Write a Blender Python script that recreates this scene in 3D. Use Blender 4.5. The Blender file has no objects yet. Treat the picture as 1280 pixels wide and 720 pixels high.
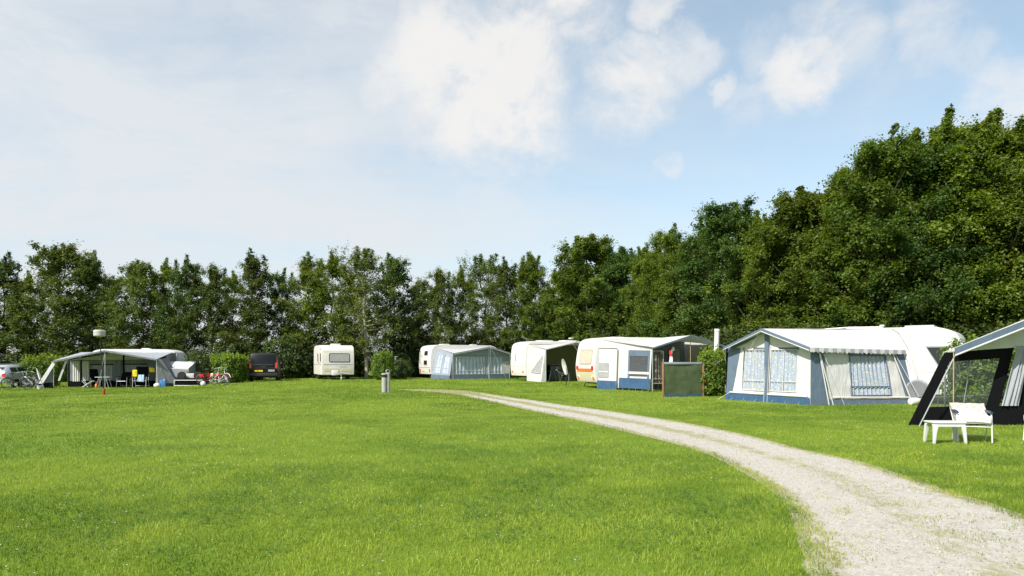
import bpy, bmesh, math, random
import numpy as np
from mathutils import Vector, Matrix, Quaternion, noise as mnoise
PI = math.pi
V = Vector
scn = bpy.context.scene
col = scn.collection
random.seed(7)

# ------------------------------------------------------------------ camera model / ground
F, HZ, CX, CH = 900.0, 452.0, 640.0, 1.5          # calibrated focal length, horizon, eye height
def sstep(a, b, x):
    t = np.clip((x - a) / (b - a), 0, 1)
    return t * t * (3 - 2 * t)
def zg(x, y):
    """gentle rise of the field towards the far pitches, a touch lower on the left"""
    return sstep(22, 52, y) * (-0.17 + 0.37 * sstep(-24, -15, x))
def G(px, py):
    """ground point seen at a pixel of the photograph (survey helper)"""
    z = 0.0
    for _ in range(20):
        y = F * (CH - z) / (py - HZ); x = (px - CX) * y / F
        z = 0.5 * z + 0.5 * float(zg(x, y))
    return V((x, y, float(zg(x, y))))
def P(px, y):
    x = (px - CX) * y / F
    return V((x, y, float(zg(x, y))))

# ------------------------------------------------------------------ tags
def tag(o, label=None, cat=None, group=None, kind=None):
    if label: o['label'] = label
    if cat: o['category'] = cat
    if group: o['group'] = group
    if kind: o['kind'] = kind
    return o
def thing(name, label, cat, loc=(0, 0, 0), rz=0.0, group=None):
    o = bpy.data.objects.new(name, None); col.objects.link(o)
    o.empty_display_size = 0.2
    o.location = loc; o.rotation_euler = (0, 0, rz)
    return tag(o, label, cat, group)
def link(name, me, parent=None):
    o = bpy.data.objects.new(name, me); col.objects.link(o)
    if parent is not None: o.parent = parent
    return o
def dup(root, loc, rz, label=None, scale=None):
    r = root.copy(); col.objects.link(r); r.location = loc; r.rotation_euler = (0, 0, rz)
    if scale: r.scale = scale
    if label: r['label'] = label
    for ch in list(root.children):
        c = ch.copy(); col.objects.link(c); c.parent = r
        for g in list(ch.children):
            d = g.copy(); col.objects.link(d); d.parent = c
    return r

# ------------------------------------------------------------------ mesh builder
class MB:
    def __init__(s): s.v = []; s.f = []; s.m = []
    def add(s, vs, fs, mi=0):
        b = len(s.v); s.v += [tuple(v) for v in vs]
        for f in fs: s.f.append(tuple(b + i for i in f)); s.m.append(mi)
        return s
    def box(s, c, size, rot=None, mi=0):
        hx, hy, hz = size[0] / 2, size[1] / 2, size[2] / 2
        vs = [V((x, y, z)) for x in (-hx, hx) for y in (-hy, hy) for z in (-hz, hz)]
        if rot is not None: vs = [rot @ v for v in vs]
        c = V(c)
        return s.add([v + c for v in vs], [(0, 1, 3, 2), (4, 6, 7, 5), (0, 4, 5, 1), (2, 3, 7, 6), (0, 2, 6, 4), (1, 5, 7, 3)], mi)
    def tube(s, pts, r, n=8, mi=0, r2=None):
        pts = [V(p) for p in pts]; k = len(pts)
        rs = [r + ((r2 - r) * i / (k - 1) if r2 is not None else 0) for i in range(k)]
        vs = []; prev = None
        for i, p in enumerate(pts):
            t = (pts[min(i + 1, k - 1)] - pts[max(i - 1, 0)])
            t = t.normalized() if t.length > 1e-9 else V((0, 0, 1))
            if prev is None:
                a = V((0, 0, 1)) if abs(t.z) < .9 else V((1, 0, 0))
                u = t.cross(a).normalized()
            else:
                u = (prev - t * prev.dot(t)); u = u.normalized() if u.length > 1e-6 else t.orthogonal().normalized()
            prev = u; w = t.cross(u)
            for j in range(n):
                a = 2 * PI * j / n
                vs.append(p + (u * math.cos(a) + w * math.sin(a)) * rs[i])
        fs = []
        for i in range(k - 1):
            for j in range(n):
                a = i * n + j; b = i * n + (j + 1) % n
                fs.append((a, b, b + n, a + n))
        fs.append(tuple(range(n - 1, -1, -1))); fs.append(tuple(range((k - 1) * n, k * n)))
        return s.add(vs, fs, mi)
    def bar(s, p, q, r, n=8, mi=0, r2=None): return s.tube([p, q], r, n, mi, r2)
    def lathe(s, c, prof, n=20, axis='z', mi=0):
        """prof: list of (radius, height) along the axis"""
        c = V(c); vs = []
        for (r, h) in prof:
            for j in range(n):
                a = 2 * PI * j / n; x, y = r * math.cos(a), r * math.sin(a)
                vs.append(c + (V((x, y, h)) if axis == 'z' else V((x, h, y)) if axis == 'y' else V((h, x, y))))
        k = len(prof); fs = []
        for i in range(k - 1):
            for j in range(n):
                a = i * n + j; b = i * n + (j + 1) % n
                fs.append((a, b, b + n, a + n))
        if prof[0][0] > 1e-6: fs.append(tuple(range(n - 1, -1, -1)))
        if prof[-1][0] > 1e-6: fs.append(tuple(range((k - 1) * n, k * n)))
        return s.add(vs, fs, mi)
    def torus(s, c, R, r, axis='y', n=28, m=8, mi=0):
        c = V(c); vs = []
        for i in range(n):
            a = 2 * PI * i / n
            for j in range(m):
                b = 2 * PI * j / m; q = R + r * math.cos(b); h = r * math.sin(b)
                x, z = q * math.cos(a), q * math.sin(a)
                vs.append(c + (V((x, h, z)) if axis == 'y' else V((x, z, h)) if axis == 'z' else V((h, x, z))))
        fs = [(i * m + j, ((i + 1) % n) * m + j, ((i + 1) % n) * m + (j + 1) % m, i * m + (j + 1) % m) for i in range(n) for j in range(m)]
        return s.add(vs, fs, mi)
    def ball(s, c, r, sc=(1, 1, 1), n=14, mi=0):
        prof = [(max(1e-7, r * math.sin(PI * i / 8)), -r * math.cos(PI * i / 8)) for i in range(9)]
        b = len(s.v); s.lathe((0, 0, 0), prof, n, 'z', mi)
        for i in range(b, len(s.v)):
            v = s.v[i]; s.v[i] = (c[0] + v[0] * sc[0], c[1] + v[1] * sc[1], c[2] + v[2] * sc[2])
        return s
    def prism(s, poly, y0, y1, mi=0):
        """poly of (x, z), extruded along y"""
        n = len(poly); vs = [V((x, y0, z)) for x, z in poly] + [V((x, y1, z)) for x, z in poly]
        fs = [(i, (i + 1) % n, n + (i + 1) % n, n + i) for i in range(n)]
        fs += [tuple(range(n - 1, -1, -1)), tuple(range(n, 2 * n))]
        return s.add(vs, fs, mi)
    def loft(s, secs, mi=0):
        n = len(secs[0]); vs = [v for sec in secs for v in sec]; fs = []
        for i in range(len(secs) - 1):
            for j in range(n):
                a = i * n + j; b = i * n + (j + 1) % n
                fs.append((a, b, b + n, a + n))
        fs += [tuple(range(n - 1, -1, -1)), tuple(range((len(secs) - 1) * n, len(secs) * n))]
        return s.add(vs, fs, mi)
    def build(s, name, mats, parent=None, bevel=0, seg=2, solid=0, smooth=35, sub=0):
        me = bpy.data.meshes.new(name)
        me.from_pydata(s.v, [], s.f)
        mats = mats if isinstance(mats, (list, tuple)) else [mats]
        for m in mats: me.materials.append(m)
        if len(mats) > 1: me.polygons.foreach_set('material_index', s.m)
        bm = bmesh.new(); bm.from_mesh(me)
        bmesh.ops.recalc_face_normals(bm, faces=bm.faces) if not solid else None
        if solid: bmesh.ops.solidify(bm, geom=list(bm.faces), thickness=solid)
        if bevel:
            ed = [e for e in bm.edges if len(e.link_faces) == 2 and e.calc_face_angle(0) > .6]
            bmesh.ops.bevel(bm, geom=ed, offset=bevel, segments=seg, affect='EDGES', profile=.6, clamp_overlap=True)
        if sub: bmesh.ops.subdivide_edges(bm, edges=bm.edges, cuts=sub, use_grid_fill=True)
        bm.to_mesh(me); bm.free()
        if smooth:
            me.polygons.foreach_set('use_smooth', [True] * len(me.polygons))
            me.set_sharp_from_angle(angle=math.radians(smooth))
        me.update()
        return link(name, me, parent)

def crom(pts, k=6, closed=False):
    """Catmull-Rom sampling of 2D/3D points"""
    pts = [V(p) for p in pts]; n = len(pts); out = []
    rng = n if closed else n - 1
    for i in range(rng):
        if closed: p0, p1, p2, p3 = pts[i - 1], pts[i], pts[(i + 1) % n], pts[(i + 2) % n]
        else: p0, p1, p2, p3 = pts[max(i - 1, 0)], pts[i], pts[i + 1], pts[min(i + 2, n - 1)]
        for j in range(k):
            t = j / k
            out.append(.5 * ((2 * p1) + (p2 - p0) * t + (2 * p0 - 5 * p1 + 4 * p2 - p3) * t * t + (3 * p1 - p0 - 3 * p2 + p3) * t ** 3))
    if not closed: out.append(pts[-1])
    return out

def bil(Q, u, v):
    return (Q[0] * (1 - u) + Q[1] * u) * (1 - v) + (Q[3] * (1 - u) + Q[2] * u) * v
def panel(mb, Q, holes=(), n=(8, 6), rect=(0, 1, 0, 1), off=0.0, wr=0.012, pleat=None, mi=0, sag=0.0, scal=None):
    """fabric sheet on a (bilinear) quad, with rectangular openings, small folds and optional pleats"""
    Q = [V(q) for q in Q]
    nrm = (Q[1] - Q[0]).cross(Q[3] - Q[0]); nrm = nrm.normalized() if nrm.length > 1e-6 else (Q[2] - Q[1]).cross(Q[3] - Q[1]).normalized()
    u0, u1, v0, v1 = rect
    us = set(np.round(np.linspace(u0, u1, n[0] + 1), 5)); vs_ = set(np.round(np.linspace(v0, v1, n[1] + 1), 5))
    for h in holes: us |= {round(h[0], 5), round(h[1], 5)}; vs_ |= {round(h[2], 5), round(h[3], 5)}
    us = sorted(us); vs_ = sorted(vs_)
    W = (Q[1] - Q[0]).length
    pts = []
    for v in vs_:
        for u in us:
            p = bil(Q, u, v); d = off
            if wr: d += wr * mnoise.noise(p * 2.3 + V((3.1, 7.7, 1.3)))+ wr * .5 * mnoise.noise(p * 6.1)
            if pleat: d += pleat[0] * math.sin(u * W * 2 * PI / pleat[1] + 1.3 * math.sin(v * 2 + u * 9))
            q = p + nrm * d
            if sag: q.z -= sag * 4 * (u - u0) * (u1 - u) / (u1 - u0) ** 2
            pts.append(q)
    nu = len(us); fs = []
    for j in range(len(vs_) - 1):
        for i in range(nu - 1):
            cu, cv = (us[i] + us[i + 1]) / 2, (vs_[j] + vs_[j + 1]) / 2
            if any(h[0] < cu < h[1] and h[2] < cv < h[3] for h in holes): continue
            fs.append((j * nu + i, j * nu + i + 1, (j + 1) * nu + i + 1, (j + 1) * nu + i))
    used = sorted({i for f in fs for i in f}); mp = {o: k for k, o in enumerate(used)}
    mb.add([pts[i] for i in used], [tuple(mp[i] for i in f) for f in fs], mi)
    return mb
def qn(Q):
    Q = [V(q) for q in Q]; return (Q[1] - Q[0]).cross(Q[3] - Q[0]).normalized()
def rr(mb, fn, cx, cy, w, h, r=.06, off=.01, depth=.02, hole=None, n=5, mi=0):
    """rounded rectangle plate on a surface fn(a, b, off) -> Vector; with hole = inner (w, h, r) it is a ring"""
    def ring(w, h, r):
        r = min(r, w / 2, h / 2); o = []
        for (sx, sy, a0) in ((1, 1, 0), (-1, 1, PI / 2), (-1, -1, PI), (1, -1, 1.5 * PI)):
            for i in range(n + 1):
                a = a0 + PI / 2 * i / n
                o.append((cx + sx * (w / 2 - r) + r * math.cos(a), cy + sy * (h / 2 - r) + r * math.sin(a)))
        return o
    A = ring(w, h, r); k = len(A)
    if hole:
        B = ring(*hole)
        vs = [fn(a, b, off) for a, b in A] + [fn(a, b, off) for a, b in B] + [fn(a, b, off - depth) for a, b in A] + [fn(a, b, off - depth) for a, b in B]
        fs = []
        for i in range(k):
            j = (i + 1) % k
            fs += [(i, j, k + j, k + i), (2 * k + i, 2 * k + j, j, i), (k + i, k + j, 3 * k + j, 3 * k + i), (2 * k + j, 2 * k + i, 3 * k + i, 3 * k + j)]
    else:
        # strips so that the plate can follow a curved surface
        vs = [fn(a, b, off) for a, b in A] + [fn(a, b, off - depth) for a, b in A] + [fn(cx, cy, off)]
        fs = []
        for i in range(k):
            j = (i + 1) % k
            fs += [(i, j, 2 * k), (k + i, k + j, j, i)]
        fs.append(tuple(range(2 * k - 1, k - 1, -1)))
    return mb.add(vs, fs, mi)

# ------------------------------------------------------------------ materials
def nodes(name):
    m = bpy.data.materials.new(name); m.use_nodes = True
    nt = m.node_tree; nt.nodes.clear()
    out = nt.nodes.new('ShaderNodeOutputMaterial')
    def N(t, **k):
        n = nt.nodes.new(t)
        for a, b in k.items():
            if a == 'ins':
                for i, v in b.items(): n.inputs[i].default_value = v
            else: setattr(n, a, b)
        return n
    L = nt.links.new
    return m, out, N, L
def mat(name, c, rough=.55, metal=0, var=.12, vs=2.5, bump=.0, bs=60, trans=0.0, spec=.4, coat=0.0, dirt=0.0):
    m, out, N, L = nodes(name)
    p = N('ShaderNodeBsdfPrincipled', ins={'Roughness': rough, 'Metallic': metal, 'Specular IOR Level': spec, 'Coat Weight': coat})
    tc = N('ShaderNodeTexCoord')
    nz = N('ShaderNodeTexNoise', ins={'Scale': vs, 'Detail': 6.0, 'Roughness': .65}); L(tc.outputs['Object'], nz.inputs['Vector'])
    mr = N('ShaderNodeMapRange', ins={1: .3, 2: .7, 3: 1 - var, 4: 1 + var * .5}); L(nz.outputs['Fac'], mr.inputs[0])
    mx = N('ShaderNodeVectorMath', operation='SCALE', ins={0: c[:3]}); L(mr.outputs[0], mx.inputs['Scale'])
    src = mx.outputs[0]
    if dirt:
        n2 = N('ShaderNodeTexNoise', ins={'Scale': 1.7, 'Detail': 8.0, 'Roughness': .75}); 
        mp = N('ShaderNodeMapping', ins={'Scale': (3.0, 3.0, .5)}); L(tc.outputs['Object'], mp.inputs['Vector']); L(mp.outputs[0], n2.inputs['Vector'])
        r2 = N('ShaderNodeMapRange', ins={1: .5, 2: .8, 3: 0.0, 4: dirt}); L(n2.outputs['Fac'], r2.inputs[0])
        mm = N('ShaderNodeMix', data_type='RGBA'); mm.inputs[7].default_value = (.22, .21, .16, 1)
        L(r2.outputs[0], mm.inputs[0]); L(src, mm.inputs[6]); src = mm.outputs[2]
    L(src, p.inputs['Base Color'])
    if bump:
        b0 = N('ShaderNodeBump', ins={'Strength': min(1, bump * 4) if bs <= 30 else 0.0, 'Distance': .05}); n5 = N('ShaderNodeTexNoise', ins={'Scale': 3.2, 'Detail': 3.0, 'Distortion': .8}); mq = N('ShaderNodeMapping', ins={'Scale': (1.6, 1.6, .5)}); L(tc.outputs['Object'], mq.inputs['Vector']); L(mq.outputs[0], n5.inputs['Vector']); L(n5.outputs['Fac'], b0.inputs['Height'])
        b = N('ShaderNodeBump', ins={'Strength': bump, 'Distance': .01}); L(b0.outputs[0], b.inputs['Normal']); n3 = N('ShaderNodeTexNoise', ins={'Scale': bs, 'Detail': 3.0})
        L(tc.outputs['Object'], n3.inputs['Vector']); L(n3.outputs['Fac'], b.inputs['Height']); L(b.outputs[0], p.inputs['Normal'])
    if trans:
        t = N('ShaderNodeBsdfTranslucent'); L(src, t.inputs['Color'])
        ms = N('ShaderNodeMixShader', ins={0: trans}); L(p.outputs[0], ms.inputs[1]); L(t.outputs[0], ms.inputs[2]); L(ms.outputs[0], out.inputs[0])
    else: L(p.outputs[0], out.inputs[0])
    return m
def mat_clear(name, tint=(.9, .92, .92), alpha=.25):
    m, out, N, L = nodes(name)
    t = N('ShaderNodeBsdfTransparent', ins={'Color': (*tint, 1)})
    g = N('ShaderNodeBsdfGlossy', ins={'Color': (.9, .9, .9, 1), 'Roughness': .12})
    d = N('ShaderNodeBsdfDiffuse', ins={'Color': (.5, .53, .55, 1)})
    nz = N('ShaderNodeTexNoise', ins={'Scale': 1.5, 'Detail': 2.0}); tc = N('ShaderNodeTexCoord'); L(tc.outputs['Object'], nz.inputs['Vector'])
    b = N('ShaderNodeBump', ins={'Strength': .3, 'Distance': .05}); L(nz.outputs['Fac'], b.inputs['Height']); L(b.outputs[0], g.inputs['Normal'])
    fr = N('ShaderNodeFresnel', ins={'IOR': 1.35})
    m1 = N('ShaderNodeMixShader', ins={0: alpha * .4}); L(t.outputs[0], m1.inputs[1]); L(d.outputs[0], m1.inputs[2])
    m2 = N('ShaderNodeMixShader'); L(fr.outputs[0], m2.inputs[0]); L(m1.outputs[0], m2.inputs[1]); L(g.outputs[0], m2.inputs[2])
    L(m2.outputs[0], out.inputs[0]); return m
def mat_leaf(name, dark, light, trans=.3, rough=.45, objvar=.35):
    m, out, N, L = nodes(name)
    at = N('ShaderNodeAttribute', attribute_name='rnd')
    oi = N('ShaderNodeObjectInfo')
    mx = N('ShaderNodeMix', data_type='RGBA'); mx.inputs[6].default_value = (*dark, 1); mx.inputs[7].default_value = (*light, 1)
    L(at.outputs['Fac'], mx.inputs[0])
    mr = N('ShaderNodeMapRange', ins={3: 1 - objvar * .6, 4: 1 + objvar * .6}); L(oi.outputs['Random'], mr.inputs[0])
    hs = N('ShaderNodeHueSaturation', ins={'Saturation': 1.0}); L(mx.outputs[2], hs.inputs['Color']); L(mr.outputs[0], hs.inputs['Value'])
    mh = N('ShaderNodeMath', operation='FRACT'); mh2 = N('ShaderNodeMath', operation='MULTIPLY', ins={1: 7.13}); L(oi.outputs['Random'], mh2.inputs[0]); L(mh2.outputs[0], mh.inputs[0])
    mr2 = N('ShaderNodeMapRange', ins={3: .5 - .007 * objvar / .35, 4: .5 + .010 * objvar / .35}); L(mh.outputs[0], mr2.inputs[0]); L(mr2.outputs[0], hs.inputs['Hue'])
    p = N('ShaderNodeBsdfPrincipled', ins={'Roughness': rough, 'Specular IOR Level': .22}); L(hs.outputs[0], p.inputs['Base Color'])
    t = N('ShaderNodeBsdfTranslucent'); 
    h2 = N('ShaderNodeHueSaturation', ins={'Hue': .485, 'Saturation': 1.15, 'Value': 1.3}); L(hs.outputs[0], h2.inputs['Color']); L(h2.outputs[0], t.inputs['Color'])
    ms = N('ShaderNodeMixShader', ins={0: trans}); L(p.outputs[0], ms.inputs[1]); L(t.outputs[0], ms.inputs[2]); L(ms.outputs[0], out.inputs[0])
    return m
def mat_curtain(name, base, c1, c2, scale=7.0, trans=.15):
    """printed curtain cloth: blotchy flowers in two colours"""
    m, out, N, L = nodes(name)
    tc = N('ShaderNodeTexCoord')
    vo = N('ShaderNodeTexVoronoi', ins={'Scale': scale, 'Randomness': .7}); L(tc.outputs['Object'], vo.inputs['Vector'])
    r1 = N('ShaderNodeMapRange', ins={1: .28, 2: .42, 3: 1.0, 4: 0.0}); L(vo.outputs['Distance'], r1.inputs[0])
    sp = N('ShaderNodeSeparateColor'); L(vo.outputs['Color'], sp.inputs[0])
    gt = N('ShaderNodeMath', operation='GREATER_THAN', ins={1: .6}); L(sp.outputs[0], gt.inputs[0])
    cm = N('ShaderNodeMix', data_type='RGBA'); cm.inputs[6].default_value = (*c1, 1); cm.inputs[7].default_value = (*c2, 1); L(gt.outputs[0], cm.inputs[0])
    nz = N('ShaderNodeTexNoise', ins={'Scale': scale * 2.4, 'Detail': 2.0}); L(tc.outputs['Object'], nz.inputs['Vector'])
    r2 = N('ShaderNodeMapRange', ins={1: .45, 2: .6, 3: 0.0, 4: .55}); L(nz.outputs['Fac'], r2.inputs[0])
    mb_ = N('ShaderNodeMix', data_type='RGBA'); mb_.inputs[6].default_value = (*base, 1); mb_.inputs[7].default_value = (*[x * .62 for x in base], 1); L(r2.outputs[0], mb_.inputs[0])
    fm = N('ShaderNodeMix', data_type='RGBA'); L(r1.outputs[0], fm.inputs[0]); L(mb_.outputs[2], fm.inputs[6]); L(cm.outputs[2], fm.inputs[7])
    p = N('ShaderNodeBsdfPrincipled', ins={'Roughness': .6}); L(fm.outputs[2], p.inputs['Base Color'])
    t = N('ShaderNodeBsdfTranslucent'); L(fm.outputs[2], t.inputs['Color'])
    ms = N('ShaderNodeMixShader', ins={0: trans}); L(p.outputs[0], ms.inputs[1]); L(t.outputs[0], ms.inputs[2]); L(ms.outputs[0], out.inputs[0])
    return m

M = {}
M['white'] = mat('white_paint', (.68, .67, .64), .35, var=.05, vs=1.2, dirt=.16, spec=.4)
M['cream'] = mat('cream_paint', (.68, .64, .585), .4, var=.06, vs=1.2, dirt=.2)
M['beige'] = mat('beige_paint', (.62, .56, .40), .45, var=.06)
M['pvc'] = mat('white_pvc_cloth', (.62, .605, .585), .6, var=.07, vs=1.1, trans=.06, bump=.1, bs=25, dirt=.12)
M['roofcloth'] = mat('white_roof_cloth', (.66, .655, .64), .6, var=.06, vs=1.1, trans=.28, bump=.1, bs=25, dirt=.06)
M['slatewall'] = mat('pale_slate_cloth', (.31, .35, .42), .8, var=.1, trans=.1, bump=.12, bs=30)
M['canvas'] = mat('pale_grey_canvas', (.62, .61, .59), .8, var=.08, vs=1.5, trans=.12, bump=.15, bs=30, dirt=.12)
M['greycloth'] = mat('grey_cloth', (.20, .21, .22), .8, var=.15, trans=.06, bump=.15, bs=30)
M['midgrey'] = mat('mid_grey_cloth', (.35, .37, .40), .8, var=.12, trans=.1, bump=.15, bs=30)
M['bluegrey'] = mat('slate_blue_cloth', (.115, .16, .215), .7, var=.12, trans=.05, bump=.12, bs=30)
M['blueskirt'] = mat('blue_skirt_cloth', (.04, .10, .19), .6, var=.2, vs=3, bump=.3, bs=9)
M['blackcloth'] = mat('black_cloth', (.006, .006, .007), .9, spec=.12, var=.2, bump=.1, bs=30)
M['olive'] = mat('olive_shade_tint_cloth', (.20, .20, .10), .8, var=.1, trans=.12)  # olive tint of the shaded awning interior, put into the cloth colour
M['alu'] = mat('aluminium_tube', (.68, .69, .70), .35, .7, var=.08)
M['whitemetal'] = mat('white_metal', (.62, .62, .61), .35, var=.05)
M['steel'] = mat('steel_tube', (.42, .43, .45), .4, .8, var=.1)
M['dark'] = mat('dark_metal', (.03, .03, .032), .45, .2, var=.2)
M['rubber'] = mat('tyre_rubber', (.02, .02, .02), .8, var=.2)
M['glass'] = mat('dark_window', (.02, .024, .028), .08, var=.1, spec=.6)
M['clear'] = mat_clear('clear_vinyl', alpha=.14)
M['red'] = mat('red_lens', (.55, .03, .02), .25, var=.1, spec=.6)
M['redpaint'] = mat('red_paint', (.5, .035, .03), .4, var=.1)
M['orange'] = mat('orange_lens', (.8, .22, .02), .3, var=.1, spec=.6)
M['brown'] = mat('orange_brown_stripe', (.50, .16, .045), .45, var=.1)
M['plate'] = mat('yellow_plate', (.80, .50, .02), .45, var=.05)
M['yellow'] = mat('yellow_towel', (.80, .62, .02), .85, var=.15, bump=.3, bs=40)
M['bluecloth'] = mat('light_blue_towel', (.33, .44, .58), .85, var=.2, bump=.3, bs=40)
M['bluebox'] = mat('blue_plastic', (.06, .20, .42), .45, var=.1)
M['silver'] = mat('silver_car_paint', (.55, .56, .58), .25, .55, var=.04, coat=.5)
M['blackcar'] = mat('black_car_paint', (.010, .009, .009), .42, 0, var=.05, coat=.12)
M['blackplastic'] = mat('black_plastic', (.03, .03, .032), .55, var=.15)
M['chrome'] = mat('bright_rim', (.6, .6, .62), .3, .8, var=.1)
M['tan'] = mat('tan_pole', (.42, .32, .19), .6)
M['wood'] = mat('orange_brown_wood', (.34, .19, .09), .65, var=.25, vs=14)
M['netgreen'] = mat('green_screen_cloth', (.092, .128, .056), .8, var=.4, vs=3, bump=.4, bs=80, trans=.1)
M['concrete'] = mat('grey_concrete', (.40, .39, .36), .85, var=.25, vs=9, bump=.4, bs=50)
M['navy'] = mat('navy_plastic', (.02, .045, .11), .4, var=.1)
M['cushion'] = mat('white_cushion', (.64, .63, .60), .85, var=.05, bump=.3, bs=35)
M['lampgrey'] = mat('pale_grey_shade', (.45, .44, .40), .6, var=.15)
M['bark'] = mat('grey_brown_bark', (.13, .11, .085), .9, var=.45, vs=12, bump=.6, bs=25)
M['palebark'] = mat('pale_bark', (.40, .36, .27), .85, var=.45, vs=9, bump=.5, bs=20)
M['flagwhite'] = mat('white_flag_cloth', (.75, .75, .74), .8)
M['flagblue'] = mat('blue_flag_cloth', (.04, .10, .35), .8)
M['flagred'] = mat('red_flag_cloth', (.60, .04, .04), .8)
M['curtblue'] = mat_curtain('blue_flowered_curtain', (.40, .46, .55), (.56, .60, .65), (.56, .51, .32), 11)
M['curtgrey'] = mat_curtain('grey_blue_lace_curtain', (.48, .56, .68), (.66, .70, .76), (.34, .41, .53), 10)
M['curtbeige'] = mat_curtain('beige_lace_curtain', (.62, .57, .45), (.70, .66, .55), (.52, .46, .34), 12)
M['curtbrown'] = mat_curtain('brown_patterned_curtain', (.10, .085, .065), (.30, .28, .24), (.05, .045, .04), 5.5)
M['curtplain'] = mat('grey_net_curtain', (.42, .42, .42), .8, var=.2, vs=6, trans=.2)
M['check'] = None
def mat_check():
    m, out, N, L = nodes('pale_checked_cushion')
    tc = N('ShaderNodeTexCoord'); ck = N('ShaderNodeTexChecker', ins={'Scale': 16.0, 'Color1': (.52, .50, .44, 1), 'Color2': (.36, .33, .27, 1)})
    L(tc.outputs['Object'], ck.inputs['Vector']); p = N('ShaderNodeBsdfPrincipled', ins={'Roughness': .85}); L(ck.outputs[0], p.inputs['Base Color']); L(p.outputs[0], out.inputs[0]); return m
M['check'] = mat_check()
M['leaf_r'] = mat_leaf('broad_tree_leaf', (.048, .088, .014), (.170, .235, .036), rough=.55, trans=.40)
M['leaf_y'] = mat_leaf('yellow_green_leaf', (.054, .094, .013), (.195, .255, .038), rough=.55, trans=.42)
M['leaf_k'] = mat_leaf('cool_green_leaf', (.030, .064, .016), (.10, .165, .036), rough=.5, trans=.38)
M['leaf_l'] = mat_leaf('thin_tree_leaf', (.042, .072, .016), (.150, .190, .040), trans=.36, rough=.55)
M['leaf_b'] = mat_leaf('laurel_leaf', (.045, .090, .010), (.23, .34, .04), trans=.35, rough=.45, objvar=.15)
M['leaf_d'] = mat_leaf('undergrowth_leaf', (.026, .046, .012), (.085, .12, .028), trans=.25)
# ------------------------------------------------------------------ wheels, caravans
def wheel(parent, c, R=.32, w=.18, name='wheel', rimmat='chrome', axis='y'):
    mb = MB(); prof = [(R * .62, -w / 2), (R * .93, -w / 2), (R, -w * .34), (R, w * .34), (R * .93, w / 2), (R * .62, w / 2)]
    mb.lathe(c, prof, 24, axis)
    t = mb.build(name, M['rubber'], parent)
    rb = MB(); rb.lathe(c, [(R * .1, -w * .52), (R * .3, -w * .46), (R * .56, -w * .50), (R * .64, -w * .47), (R * .64, w * .47), (R * .56, w * .5), (R * .3, w * .46), (R * .1, w * .52)], 20, axis)
    rb.build('rim', M[rimmat], t)
    return t

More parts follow.
